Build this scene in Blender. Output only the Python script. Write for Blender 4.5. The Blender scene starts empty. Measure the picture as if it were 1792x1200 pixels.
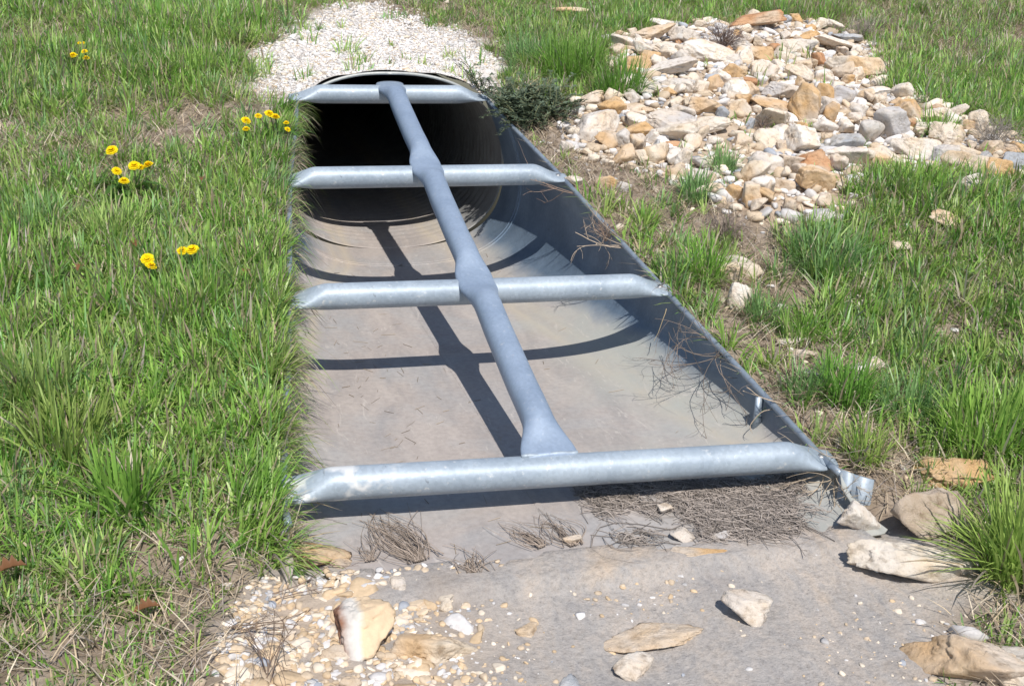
import bpy, bmesh, math, random
import numpy as np
from math import radians, sin, cos, tan, pi
from mathutils import Vector, Matrix

SC = bpy.context.scene
COL = SC.collection
rng = np.random.default_rng(7)
random.seed(7)

# ------------------------------------------------------------------ camera
F_PX = 1929.72                                   # focal length in pixels of the 1792 px wide photograph
CAM = np.array([-0.6974, -2.1225, 1.1555])
PITCH, YAW, ROLL = 0.33310, 0.27032, 0.03503
_f = np.array([sin(YAW)*cos(PITCH), cos(YAW)*cos(PITCH), -sin(PITCH)])
_r = np.array([cos(YAW), -sin(YAW), 0.0]); _u = np.cross(_r, _f)
RT = cos(ROLL)*_r + sin(ROLL)*_u; UP = -sin(ROLL)*_r + cos(ROLL)*_u; FW = _f
cam_d = bpy.data.cameras.new("camera"); cam = bpy.data.objects.new("camera", cam_d); COL.objects.link(cam)
cam_d.sensor_width = 36; cam_d.lens = F_PX/1792*36; cam_d.clip_start = 0.05; cam_d.clip_end = 500
cam.matrix_world = Matrix([[RT[0], UP[0], -FW[0], CAM[0]], [RT[1], UP[1], -FW[1], CAM[1]],
                           [RT[2], UP[2], -FW[2], CAM[2]], [0, 0, 0, 1]])
SC.camera = cam

# ------------------------------------------------------------------ light
SUN_AZ, SUN_EL = radians(180.5), radians(54.5)
world = bpy.data.worlds.new("World"); SC.world = world; world.use_nodes = True
wn = world.node_tree; bg = wn.nodes["Background"]
sky = wn.nodes.new("ShaderNodeTexSky"); sky.sky_type = 'NISHITA'; sky.sun_disc = False
sky.sun_elevation = SUN_EL; sky.sun_rotation = SUN_AZ; sky.air_density = 1.0; sky.dust_density = 0.6
wn.links.new(sky.outputs[0], bg.inputs[0]); bg.inputs[1].default_value = 0.115
sun_d = bpy.data.lights.new("sun", 'SUN'); sun_d.energy = 4.7; sun_d.angle = radians(0.5); sun_d.color = (1.0, 0.95, 0.88)
sun = bpy.data.objects.new("sun", sun_d); COL.objects.link(sun)
S = Vector((sin(SUN_AZ)*cos(SUN_EL), cos(SUN_AZ)*cos(SUN_EL), sin(SUN_EL)))
sun.rotation_euler = S.to_track_quat('Z', 'Y').to_euler(); sun.location = (0, -4, 8)
SC.view_settings.view_transform = 'Standard'; SC.view_settings.look = 'None'
SC.view_settings.exposure = 0.08; SC.view_settings.gamma = 1; SC.view_settings.use_curve_mapping = False

# ------------------------------------------------------------------ noise + helpers
def _h(i, j, s):
    n = (i*374761393 + j*668265263 + s*982451653) & 0x7fffffff
    n = ((n ^ (n >> 13))*1274126177) & 0x7fffffff
    return ((n ^ (n >> 16)) & 0xffff)/65535.0*2 - 1
def vnoise(x, y, s=0):
    x = np.asarray(x, float); y = np.asarray(y, float)
    i = np.floor(x).astype(np.int64); j = np.floor(y).astype(np.int64)
    fx = x-i; fy = y-j; fx = fx*fx*(3-2*fx); fy = fy*fy*(3-2*fy)
    a = _h(i, j, s); b = _h(i+1, j, s); c = _h(i, j+1, s); d = _h(i+1, j+1, s)
    return (a*(1-fx)+b*fx)*(1-fy) + (c*(1-fx)+d*fx)*fy
def fbm(x, y, s=0, o=4):
    r = 0; a = 1.0
    for k in range(o):
        r = r + a*vnoise(x*2**k+17.3*k, y*2**k-9.1*k, s+k); a *= .5
    return r
def ss(a, b, x):
    t = np.clip((np.asarray(x, float)-a)/(b-a), 0, 1); return t*t*(3-2*t)
def smax(a, b, k):
    h = np.clip(.5+.5*(a-b)/k, 0, 1); return b*(1-h)+a*h + k*h*(1-h)

def tag(o, label=None, cat=None, group=None, kind=None):
    if label: o['label'] = label
    if cat: o['category'] = cat
    if group: o['group'] = group
    if kind: o['kind'] = kind
    return o
def npmesh(name, V, faces, mat, col=None, parent=None, smooth=False, loc=None):
    """faces: list of (n,k) integer arrays, k = 3 or 4"""
    V = np.asarray(V, np.float32)
    if loc is not None: V = V - np.asarray(loc, np.float32)
    me = bpy.data.meshes.new(name)
    me.vertices.add(len(V)); me.vertices.foreach_set('co', V.ravel())
    li = np.concatenate([np.asarray(f, np.int32).ravel() for f in faces])
    tot = np.concatenate([np.full(len(f), f.shape[1], np.int32) for f in faces])
    st = np.concatenate([[0], np.cumsum(tot)[:-1]]).astype(np.int32)
    me.loops.add(len(li)); me.loops.foreach_set('vertex_index', li)
    me.polygons.add(len(tot)); me.polygons.foreach_set('loop_start', st)
    if smooth: me.polygons.foreach_set('use_smooth', np.ones(len(tot), bool))
    me.update(calc_edges=True)
    if col is not None:
        ca = me.color_attributes.new('tint', 'FLOAT_COLOR', 'POINT')
        c = np.ones((len(V), 4), np.float32); c[:, :3] = col
        ca.data.foreach_set('color', c.ravel())
    me.materials.append(mat)
    o = bpy.data.objects.new(name, me); COL.objects.link(o)
    if parent is not None: o.parent = parent
    if loc is not None: o.location = loc
    return o
def empty(name, loc=(0, 0, 0)):
    o = bpy.data.objects.new(name, None); COL.objects.link(o); o.location = loc; o.empty_display_size = .05
    return o
class MB:
    def __init__(s): s.v = []; s.q = []; s.t = []; s.c = []; s.n = 0
    def add(s, V, quads=None, tris=None, col=None):
        V = np.asarray(V, float).reshape(-1, 3)
        if quads is not None and len(quads): s.q.append(np.asarray(quads, int)+s.n)
        if tris is not None and len(tris): s.t.append(np.asarray(tris, int)+s.n)
        s.v.append(V); s.n += len(V)
        if col is not None: s.c.append(np.broadcast_to(np.asarray(col, float), (len(V), 3)))
    def build(s, name, mat, parent=None, smooth=False, loc=None):
        f = []
        if s.q: f.append(np.concatenate(s.q))
        if s.t: f.append(np.concatenate(s.t))
        return npmesh(name, np.concatenate(s.v), f, mat, np.concatenate(s.c) if s.c else None, parent, smooth, loc)
    def tube(s, P, R, n=6, col=None, cap=True):
        P = np.asarray(P, float); m = len(P); R = np.broadcast_to(np.asarray(R, float), (m,))
        T = np.gradient(P, axis=0); T /= np.linalg.norm(T, axis=1)[:, None]+1e-9
        ref = np.array([0, 0, 1.]) if abs(T[0][2]) < .9 else np.array([1., 0, 0])
        a = np.linspace(0, 2*pi, n, endpoint=False); V = []
        for k in range(m):
            A = np.cross(T[k], ref); A /= np.linalg.norm(A)+1e-9; B = np.cross(T[k], A)
            V.append(P[k] + R[k]*(np.cos(a)[:, None]*A + np.sin(a)[:, None]*B))
        V = np.concatenate(V); q = []
        for k in range(m-1):
            for i in range(n):
                j = (i+1) % n; q.append((k*n+i, k*n+j, (k+1)*n+j, (k+1)*n+i))
        t = []
        if cap:
            V = np.concatenate([V, P[:1], P[-1:]]); c0 = m*n; c1 = m*n+1
            for i in range(n):
                j = (i+1) % n; t.append((c0, j, i)); t.append((c1, (m-1)*n+i, (m-1)*n+j))
        s.add(V, q, t, col)
    def box(s, c, hx, hy, hz, M=None, col=None):
        V = np.array([(x*hx, y*hy, z*hz) for x in (-1, 1) for y in (-1, 1) for z in (-1, 1)], float)
        if M is not None: V = V@np.asarray(M).T
        s.add(V+np.asarray(c), [(0, 1, 3, 2), (4, 6, 7, 5), (0, 4, 5, 1), (2, 3, 7, 6), (0, 2, 6, 4), (1, 5, 7, 3)], None, col)

# ------------------------------------------------------------------ materials
def mat(name):
    m = bpy.data.materials.new(name); m.use_nodes = True
    nt = m.node_tree; b = nt.nodes['Principled BSDF']
    return m, nt, b
def N(nt, t, **kw):
    n = nt.nodes.new(t)
    for k, v in kw.items():
        if k.startswith('i_'): n.inputs[k[2:].replace('_', ' ')].default_value = v
        else: setattr(n, k, v)
    return n
def ramp(nt, fac, stops, interp='LINEAR'):
    r = nt.nodes.new('ShaderNodeValToRGB'); r.color_ramp.interpolation = interp
    e = r.color_ramp.elements
    while len(e) < len(stops): e.new(.5)
    for k, (p, c) in enumerate(stops):
        e[k].position = p; e[k].color = (*c, 1) if len(c) == 3 else c
    nt.links.new(fac, r.inputs[0]); return r.outputs[0]
def mixc(nt, fac, a, b, mode='MIX'):
    m = nt.nodes.new('ShaderNodeMix'); m.data_type = 'RGBA'; m.blend_type = mode
    for sock, v in ((m.inputs[0], fac), (m.inputs[6], a), (m.inputs[7], b)):
        if hasattr(v, 'links') or isinstance(v, bpy.types.NodeSocket): nt.links.new(v, sock)
        else: sock.default_value = v if not isinstance(v, tuple) else (*v, 1) if len(v) == 3 else v
    return m.outputs[2]
def noise(nt, vec, scale, detail=4, rough=.55, dist=0.0):
    n = N(nt, 'ShaderNodeTexNoise'); n.inputs['Scale'].default_value = scale; n.inputs['Detail'].default_value = detail
    n.inputs['Roughness'].default_value = rough; n.inputs['Distortion'].default_value = dist
    nt.links.new(vec, n.inputs['Vector']); return n.outputs['Fac']
def bump(nt, b, h, strength, dist=.01):
    n = N(nt, 'ShaderNodeBump'); n.inputs['Strength'].default_value = strength; n.inputs['Distance'].default_value = dist
    nt.links.new(h, n.inputs['Height']); nt.links.new(n.outputs[0], b.inputs['Normal'])
def coords(nt, rand=False):
    tc = N(nt, 'ShaderNodeTexCoord'); v = tc.outputs['Object']
    if rand:
        oi = N(nt, 'ShaderNodeObjectInfo'); mu = N(nt, 'ShaderNodeMath', operation='MULTIPLY'); mu.inputs[1].default_value = 53.0
        nt.links.new(oi.outputs['Random'], mu.inputs[0])
        ad = N(nt, 'ShaderNodeVectorMath', operation='ADD'); nt.links.new(v, ad.inputs[0]); nt.links.new(mu.outputs[0], ad.inputs[1])
        v = ad.outputs[0]
    return v

def leaf_material(name, trans=.3, rough=.5, spec=.25):
    m, nt, b = mat(name)
    at_ = N(nt, 'ShaderNodeAttribute', attribute_name='tint')
    nt.links.new(at_.outputs['Color'], b.inputs['Base Color'])
    b.inputs['Roughness'].default_value = rough; b.inputs['Specular IOR Level'].default_value = spec
    if trans > 0:
        tr = N(nt, 'ShaderNodeBsdfTranslucent'); mx = N(nt, 'ShaderNodeMixShader'); mx.inputs[0].default_value = trans
        nt.links.new(at_.outputs['Color'], tr.inputs[0])
        nt.links.new(b.outputs[0], mx.inputs[1]); nt.links.new(tr.outputs[0], mx.inputs[2])
        nt.links.new(mx.outputs[0], nt.nodes['Material Output'].inputs[0])
    return m
M_GRASS = leaf_material('grass_blades', .38, .40, .40)
M_STRAW = leaf_material('dry_straw', .15, .7, .15)
M_LEAF = leaf_material('broad_leaf', .3, .5, .25)
M_TWIG = leaf_material('dead_twig', 0, .85, .1)
M_PETAL = leaf_material('yellow_petal', .30, .7, .05)
def pebble_material():
    m, nt, b = mat('pebble_stone')
    at_ = N(nt, 'ShaderNodeAttribute', attribute_name='tint'); v = coords(nt)
    f = noise(nt, v, 120, 3)
    c = mixc(nt, f, (.7, .7, .7), (1.2, 1.2, 1.2))
    nt.links.new(mixc(nt, 1.0, at_.outputs['Color'], c, 'MULTIPLY'), b.inputs['Base Color'])
    b.inputs['Roughness'].default_value = .9; b.inputs['Specular IOR Level'].default_value = .15
    return m
M_PEBBLE = pebble_material()

def rock_material(name, c1, c2, c3, amt=.5):
    m, nt, b = mat(name); v = coords(nt, True)
    f1 = noise(nt, v, 9, 5, .6, .6); f2 = noise(nt, v, 38, 6, .65); f3 = noise(nt, v, 5, 3, .5)
    c = ramp(nt, f1, [(amt-.12, c1), (amt+.10, c2)])
    c = mixc(nt, ramp(nt, f3, [(.52, (0, 0, 0)), (.66, (1, 1, 1))]), c, c3)
    d = ramp(nt, f2, [(.30, (.52, .47, .42)), (.46, (.95, .94, .92)), (.60, (1, 1, 1)), (.75, (1.12, 1.1, 1.08))])
    c = mixc(nt, 1.0, c, d, 'MULTIPLY')
    nt.links.new(c, b.inputs['Base Color']); b.inputs['Roughness'].default_value = .88; b.inputs['Specular IOR Level'].default_value = .2
    h = noise(nt, v, 60, 9, .75); bump(nt, b, h, .9, .010)
    return m
ROCKM = {
 'white':  rock_material('white_limestone', (.80, .75, .69), (.74, .60, .46), (.68, .62, .57), .55),
 'cream':  rock_material('cream_limestone', (.74, .62, .48), (.74, .67, .59), (.68, .48, .29), .5),
 'tan':    rock_material('tan_limestone', (.66, .50, .34), (.68, .58, .48), (.62, .42, .24), .5),
 'orange': rock_material('orange_limestone', (.62, .40, .20), (.64, .48, .32), (.60, .51, .42), .55),
 'rust':   rock_material('rust_limestone', (.52, .27, .14), (.60, .40, .25), (.56, .44, .33), .55),
 'brown': rock_material('brown_limestone', (.46, .36, .27), (.56, .48, .40), (.38, .28, .19), .5),
 'grey':   rock_material('grey_limestone', (.60, .57, .54), (.70, .61, .52), (.54, .52, .52), .5),
 'slate':  rock_material('slate_blue_limestone', (.40, .42, .45), (.54, .53, .52), (.62, .56, .49), .55),
}

def steel_material(name, base, dark, spangle=.5, metallic=.45, rough=.42, silt=False, stain=0.25, scuff=False):
    m, nt, b = mat(name); v = coords(nt)
    f1 = noise(nt, v, 7, 6, .6); f2 = noise(nt, v, 55, 4, .6)
    vo = N(nt, 'ShaderNodeTexVoronoi'); vo.inputs['Scale'].default_value = 130; nt.links.new(v, vo.inputs['Vector'])
    c = ramp(nt, f1, [(.36, dark), (.62, base)])
    sp = ramp(nt, vo.outputs['Color'], [(0, (1-.28*spangle,)*3), (1, (1+.22*spangle,)*3)])
    c = mixc(nt, 1.0, c, sp, 'MULTIPLY')
    c = mixc(nt, ramp(nt, f2, [(.62, (0, 0, 0)), (.74, (stain,)*3)]), c, (.62, .62, .60))
    sk = N(nt, 'ShaderNodeMapping'); sk.inputs['Scale'].default_value = (60, 7, 20); nt.links.new(v, sk.inputs[0])
    c = mixc(nt, ramp(nt, noise(nt, sk.outputs[0], 1.0, 6, .7, 1.2), [(.66, (0, 0, 0)), (.72, (.55,)*3)]), c, (.10, .10, .11))   # dark scratches
    met = None
    if scuff:                                           # white paint-like scuffs near the left end
        sx = N(nt, 'ShaderNodeSeparateXYZ'); nt.links.new(v, sx.inputs[0]); fs = noise(nt, v, 16, 3, .5)
        xr = N(nt, 'ShaderNodeMapRange'); xr.inputs['From Min'].default_value = -.28; xr.inputs['From Max'].default_value = -.40; nt.links.new(sx.outputs['X'], xr.inputs[0])
        mu = N(nt, 'ShaderNodeMath', operation='MULTIPLY'); nt.links.new(xr.outputs[0], mu.inputs[0]); nt.links.new(ramp(nt, fs, [(.50, (0, 0, 0)), (.60, (.85,)*3)]), mu.inputs[1])
        c = mixc(nt, mu.outputs[0], c, (.70, .70, .69))
    if silt:
        sx = N(nt, 'ShaderNodeSeparateXYZ'); nt.links.new(v, sx.inputs[0])
        fa = noise(nt, v, 3.5, 5, .6, .4)
        ma = N(nt, 'ShaderNodeMath', operation='MULTIPLY_ADD'); ma.inputs[1].default_value = -.10; nt.links.new(fa, ma.inputs[0]); nt.links.new(sx.outputs['Z'], ma.inputs[2])
        msk = ramp(nt, ma.outputs[0], [(0, (1, 1, 1)), (.05, (0, 0, 0))])   # dried silt lies on the low part only
        msk.node.color_ramp.elements[0].position = 0.0
        st = N(nt, 'ShaderNodeMapping'); st.inputs['Scale'].default_value = (1, .25, 1); nt.links.new(v, st.inputs[0])
        fb = noise(nt, st.outputs[0], 9, 7, .62, .8); fc = noise(nt, v, 2.2, 5, .6, .5)
        sc = ramp(nt, fb, [(.3, (.28, .258, .25)), (.5, (.355, .315, .292)), (.7, (.42, .372, .34))])
        sc = mixc(nt, ramp(nt, fc, [(.46, (0, 0, 0)), (.66, (.75, .75, .75))]), sc, (.325, .335, .345))
        fd = noise(nt, v, 60, 5, .7)
        sc = mixc(nt, 1.0, sc, ramp(nt, fd, [(.3, (.85,)*3), (.6, (1.05,)*3)]), 'MULTIPLY')
        wl = N(nt, 'ShaderNodeMath', operation='MULTIPLY_ADD'); wl.inputs[1].default_value = -.018; nt.links.new(fb, wl.inputs[0]); nt.links.new(sx.outputs['Z'], wl.inputs[2])
        sc = mixc(nt, ramp(nt, wl.outputs[0], [(.0, (0, 0, 0)), (.008, (.6,)*3), (.014, (.15,)*3), (.02, (.5,)*3), (.03, (0, 0, 0))]), sc, (.47, .40, .30))
        gr = N(nt, 'ShaderNodeMapRange'); gr.inputs['From Min'].default_value = .12; gr.inputs['From Max'].default_value = .5; nt.links.new(sx.outputs['X'], gr.inputs[0])
        gm = N(nt, 'ShaderNodeMath', operation='MULTIPLY'); nt.links.new(gr.outputs[0], gm.inputs[0]); nt.links.new(ramp(nt, fa, [(.35, (.2,)*3), (.6, (.85,)*3)]), gm.inputs[1])
        sc = mixc(nt, gm.outputs[0], sc, (.345, .36, .335))
        fe = noise(nt, st.outputs[0], 26, 5, .7, 1.5)
        sc = mixc(nt, ramp(nt, fe, [(.60, (0, 0, 0)), (.68, (.5,)*3)]), sc, (.52, .48, .44))
        c = mixc(nt, msk, c, sc); met = msk
    nt.links.new(c, b.inputs['Base Color'])
    b.inputs['Roughness'].default_value = rough; b.inputs['Metallic'].default_value = metallic
    if met is not None:
        mm = N(nt, 'ShaderNodeMath', operation='MULTIPLY_ADD'); mm.inputs[1].default_value = -metallic; mm.inputs[2].default_value = metallic
        nt.links.new(met, mm.inputs[0]); nt.links.new(mm.outputs[0], b.inputs['Metallic'])
        mr = N(nt, 'ShaderNodeMath', operation='MULTIPLY_ADD'); mr.inputs[1].default_value = .4; mr.inputs[2].default_value = rough
        nt.links.new(met, mr.inputs[0]); nt.links.new(mr.outputs[0], b.inputs['Roughness'])
    h = noise(nt, v, 160, 4, .6); bump(nt, b, h, .12, .003)
    return m
M_BAR = steel_material('galvanized_cross_pipe', (.365, .425, .485), (.28, .335, .395), .4, .15, .5, stain=.8)
M_SCUFF = steel_material('galvanized_cross_pipe_scuffed', (.365, .425, .485), (.28, .335, .395), .4, .15, .5, stain=.8, scuff=True)
M_LONG = steel_material('galvanized_long_pipe', (.29, .36, .465), (.24, .305, .405), .3, .2, .5, stain=.3)
M_TROUGH = steel_material('galvanized_trough_sheet', (.19, .255, .335), (.135, .19, .26), .35, .35, .5, silt=True, stain=.1)
M_RIM = steel_material('galvanized_rim', (.36, .42, .48), (.26, .31, .37), .5, .5, .45)
M_PIPE = steel_material('galvanized_culvert_sheet', (.30, .31, .31), (.22, .22, .22), .3, .4, .55, silt=True)
M_MOUTH = steel_material('pale_culvert_rim', (.47, .48, .46), (.34, .35, .34), .3, .2, .55)
M_BOLT = steel_material('zinc_bolt', (.5, .5, .5), (.3, .3, .3), .3, .6, .4)

# ------------------------------------------------------------------ trough shape
ANG = 0.23067; ZF = 0.089; SL = tan(ANG); STEP = .7987
Y_MOUTH = 2.36
def Wd(y): return .48 + .085*np.maximum(0, 2.07-np.asarray(y, float))
def LF(y): return .945 - .035*ss(1.9, .2, y)          # the left half is a little narrower
def zcut(y): return np.maximum(ZF - .020 + SL*np.asarray(y, float), .068*ss(-.125, -.113, y))
def Etop(y): return float(np.interp(y, [-.2, 0, .345, .735, 1.55, 2.1, 2.36], [.645, .655, .617, .570, .487, .415, .388]))
def section(y):
    """(half width, middle height, exponent) of the lower half of the inner cross-section at y"""
    k = float(ss(-.2, 2.0, y)); f = float(ss(-.02, -.15, y))
    return float(Wd(y)), max(.012, min(.11+.23*k, .82*float(zcut(y)))), 4.0-1.3*k+9*f
def sec_x(y, z):
    W, zc, n = section(y)
    if z <= zc: return W*max(1-((zc-z)/zc)**n if z > 0 else 0, 0)**(1/n)
    zt = max(float(zcut(y)), zc+.004)
    return W-(W-min(W, Etop(y)))*min(1, (z-zc)/(zt-zc))**1.5
def edge_x(y): return sec_x(y, max(0.02, float(zcut(y))))

# ------------------------------------------------------------------ terrain
def H(x, y, rough=True):
    x = np.asarray(x, float); y = np.asarray(y, float)
    pl = ZF - .032 + SL*np.minimum(y, 6) + .03*np.maximum(0, np.minimum(y-6, 20))
    pl = np.where(y < -2, ZF-.032-SL*2, pl)
    low = -.010 + .015*np.clip(y+.2, -3, 0) + .30*ss(.78, 1.9, x) + .10*ss(-.50, -1.5, x)
    low = np.maximum(low, -.2)
    h = smax(pl, low, .05)
    ap = ss(.78, .62, np.abs(x-.02))*ss(-.02, -.2, y)
    h = h - .0095*ap - .035*np.exp(-((x-.70)**2+(y+.19)**2)/.075**2)
    h = h + .05*ss(.75, 1.1, x)*ss(.6, 1.3, y)*ss(3.4, 2.4, y)*ss(3.2, 2.2, x)       # under the rock pile
    mound = .349 + .372*np.maximum(1-np.minimum(np.abs(x)/np.where(x < 0, .450, .480), 1)**2.4, 0)**.4167 + .03*(y-2.37)
    g = ss(2.2, 2.37, y)
    h = np.where(g > 0, h*(1-g) + g*np.maximum(h, smax(h, mound, .03)), h)
    if rough:
        near = ss(.05, .16, np.abs(np.abs(x)-Wd(np.clip(y, -.2, 2.4))*np.where(x < 0, LF(np.clip(y, -.2, 2.4)), 1)))
        near = np.where(y < -.17, 1, near)
        h = h + near*(.020*fbm(x*1.7, y*1.7, 3, 3) + .008*fbm(x*7, y*7, 9, 3)) * np.where(y < -.17, .5, 1)
    return h
def ray(px, py): return FW + RT*(px-896)/F_PX + UP*(600-py)/F_PX
def at(px, py, dz=0.0):
    """point of the ground (raised by dz) that stands behind photograph pixel px, py"""
    r = ray(px, py); t = np.arange(.6, 14, .004)
    P = CAM + t[:, None]*r
    d = P[:, 2] - H(P[:, 0], P[:, 1]) - dz
    k = np.argmax(d < 0)
    if d[k] >= 0: k = len(t)-1
    return P[k]
def pxm(P): return F_PX/float((np.asarray(P)-CAM)@FW)          # pixels per metre there
def toplane(P):
    v = np.asarray(P)-CAM; z = v@FW
    return np.stack([896+F_PX*(v@RT)/z, 600-F_PX*(v@UP)/z], -1)
def zone(pts): return np.array([at(*p)[:2] for p in pts])
def inside(poly, x, y):
    x = np.asarray(x); y = np.asarray(y); r = np.zeros(x.shape, bool); j = len(poly)-1
    for i in range(len(poly)):
        xi, yi = poly[i]; xj, yj = poly[j]
        c = ((yi > y) != (yj > y)) & (x < (xj-xi)*(y-yi)/(yj-yi+1e-12)+xi); r ^= c; j = i
    return r
def pdist(poly, x, y):
    """distance to polygon outline, negative inside"""
    x = np.asarray(x, float); y = np.asarray(y, float); d = np.full(x.shape, 1e9); n = len(poly)
    for i in range(n):
        a = poly[i]; b = poly[(i+1) % n]; e = b-a
        t = np.clip(((x-a[0])*e[0]+(y-a[1])*e[1])/(e@e+1e-12), 0, 1)
        d = np.minimum(d, np.hypot(x-a[0]-t*e[0], y-a[1]-t*e[1]))
    return np.where(inside(poly, x, y), -d, d)
APRON = zone([(520, 925), (560, 905), (1440, 900), (1520, 905), (1660, 960), (1790, 1040), (1640, 1090), (1700, 1199), (1500, 1199), (900, 1199), (470, 1199), (395, 1160), (430, 1060), (490, 1000)])
APRON[8:11, 1] -= .8
GRAVEL = zone([(505, 182), (452, 140), (440, 95), (520, 62), (560, 22), (640, 12), (700, 25), (745, 50), (820, 78), (872, 118), (850, 150)])
GRAVEL = np.vstack([GRAVEL, [(GRAVEL[-1][0], 2.2), (GRAVEL[0][0], 2.2)]])
RIP = zone([(1072, 70), (1180, 48), (1300, 34), (1440, 45), (1530, 85), (1545, 150), (1680, 200), (1792, 262), (1792, 318), (1640, 300), (1500, 300), (1450, 390), (1350, 390), (1250, 350), (1150, 300), (990, 262), (1010, 195), (1080, 160)])
DRY = zone([(880, 215), (1010, 200), (1120, 290), (1290, 365), (1400, 460), (1390, 560), (1500, 630), (1590, 770), (1650, 900), (1500, 900), (1440, 800), (1300, 640), (1165, 480), (985, 300)])

# ground sheet: one grid, fine near the culvert, coarse towards the horizon; the column g = 0.6 follows the trough edge
def axis(lo, hi, step, far, first):
    a = list(np.arange(lo, hi+1e-9, step)); s = step
    while a[-1] < far: s *= 1.35; a.append(a[-1]+s)
    s = step; b = []
    p = a[0]
    while p > -far: s *= 1.35; p -= s; b.append(p)
    return np.array(b[::-1]+a)
gx = axis(-2.7, 3.9, .02, 70, 0); gx = np.round(gx, 5)
gy = axis(-1.2, 5.4, .02, 70, 0); gy[np.argmin(np.abs(gy-2.36))] = 2.365
G, Yg = np.meshgrid(gx, gy)
ee = np.array([edge_x(min(max(v, -.2), 2.3)) for v in gy])[:, None] + .014
eL = ee*LF(np.clip(gy, -.2, 2.36))[:, None]; ee = np.where(G < 0, eL, ee)
sc_ = np.where(np.abs(G) <= .6, ee/.6, (ee + (np.abs(G)-.6)*(2.4-ee)/1.8)/np.maximum(np.abs(G), 1e-6))
X = np.where(np.abs(G) < 2.4, G*np.where(np.abs(G) < .6, ee/.6, sc_), G)
Z = H(X, Yg)
dap = pdist(APRON, X, Yg)
# the silt fan laps onto the lip of the trough with an uneven edge
inn = np.abs(G) < .6-1e-6
lip = .012*fbm(X*9, Yg*9, 31, 3)+.006
zl = np.where(Yg > -.215+lip*2.5, -.012, .006+.004*fbm(X*14, Yg*14, 5, 2))
fr = inn & (Yg > -.30) & (Yg < -.1)
Z = np.where(fr, np.where(Yg > -.215+lip*2.5, -.012, np.maximum(Z, .004)), Z)
nr, nc = G.shape
idx = np.arange(nr*nc).reshape(nr, nc)
q = np.stack([idx[:-1, :-1], idx[:-1, 1:], idx[1:, 1:], idx[1:, :-1]], -1).reshape(-1, 4)
gc = ((G[:-1, :-1]+G[:-1, 1:])/2).ravel(); yc = ((Yg[:-1, :-1]+Yg[1:, :-1])/2).ravel()
keep = ~((np.abs(gc) < .6) & (yc > -.17) & (yc < 2.364))
q = q[keep]
# zone mask in the vertex colour: R bare silt, G gravelly, B rock pile rubble
zr = ss(.05, -.05, dap+.03*fbm(X*6, Yg*6, 12, 3)); zg = ss(.10, -.08, pdist(GRAVEL, X, Yg)+.12*fbm(X*5, Yg*5, 13, 3))
zb = np.maximum(ss(.08, -.05, pdist(RIP, X, Yg)), .75*ss(.02, -.05, dap)*ss(-.12, -.45, X)*ss(-.2, -.26, Yg)*np.clip(.6+.8*fbm(X*7, Yg*7, 95, 3), 0, 1))
used = np.zeros(nr*nc, bool); used[q.ravel()] = True
remap = np.cumsum(used)-1
def ground_material():
    m, nt, b = mat('bank_soil'); v = coords(nt)
    at_ = N(nt, 'ShaderNodeAttribute', attribute_name='tint'); sp = N(nt, 'ShaderNodeSeparateColor'); nt.links.new(at_.outputs['Color'], sp.inputs[0])
    f1 = noise(nt, v, 14, 8, .65); f2 = noise(nt, v, 90, 6, .7); f3 = noise(nt, v, 3, 5, .6, .5)
    soil = ramp(nt, f1, [(.3, (.15, .115, .08)), (.5, (.27, .215, .165)), (.7, (.38, .32, .265))])
    st = N(nt, 'ShaderNodeMapping'); st.inputs['Scale'].default_value = (1, .5, 1); nt.links.new(v, st.inputs[0])
    f4 = noise(nt, st.outputs[0], 4, 9, .68, .6)
    silt = ramp(nt, f4, [(.32, (.30, .285, .28)), (.47, (.37, .345, .325)), (.56, (.42, .375, .335)), (.68, (.35, .345, .345))])
    tanp = ramp(nt, f3, [(.54, (0, 0, 0)), (.72, (.6, .6, .6))])
    silt = mixc(nt, tanp, silt, (.50, .375, .25))
    silt = mixc(nt, 1.0, silt, ramp(nt, f2, [(.28, (.72,)*3), (.5, (1,)*3), (.72, (1.14,)*3)]), 'MULTIPLY')
    f5 = noise(nt, v, 260, 3, .6); f6 = noise(nt, st.outputs[0], 22, 7, .72, 1.0)
    silt = mixc(nt, 1.0, silt, ramp(nt, f5, [(.30, (.70,)*3), (.42, (1,)*3), (.62, (1,)*3), (.72, (1.22,)*3)]), 'MULTIPLY')
    silt = mixc(nt, 1.0, silt, ramp(nt, f6, [(.34, (.86, .87, .89)), (.48, (1.02,)*3), (.66, (1.10, 1.06, 1.02))]), 'MULTIPLY')
    grav = ramp(nt, f2, [(.3, (.48, .42, .37)), (.6, (.74, .71, .68))])
    rub = ramp(nt, f1, [(.3, (.34, .26, .19)), (.7, (.54, .44, .34))])
    c = mixc(nt, sp.outputs[0], soil, silt); c = mixc(nt, sp.outputs[1], c, grav); c = mixc(nt, sp.outputs[2], c, rub)
    nt.links.new(c, b.inputs['Base Color']); b.inputs['Roughness'].default_value = .95; b.inputs['Specular IOR Level'].default_value = .1
    ad = N(nt, 'ShaderNodeMath', operation='MULTIPLY_ADD'); ad.inputs[1].default_value = .5; nt.links.new(f2, ad.inputs[0]); nt.links.new(f1, ad.inputs[2])
    ae = N(nt, 'ShaderNodeMath', operation='MULTIPLY_ADD'); ae.inputs[1].default_value = .6; nt.links.new(f6, ae.inputs[0]); nt.links.new(ad.outputs[0], ae.inputs[2])
    bump(nt, b, ae.outputs[0], .75, .012)
    return m
M_GROUND = ground_material()
P = np.stack([X, Yg, Z], -1).reshape(-1, 3)[used]
tint = np.stack([zr, zg, zb], -1).reshape(-1, 3)[used]
g_ = npmesh('ground', P, [remap[q]], M_GROUND, tint, smooth=True)
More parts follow.
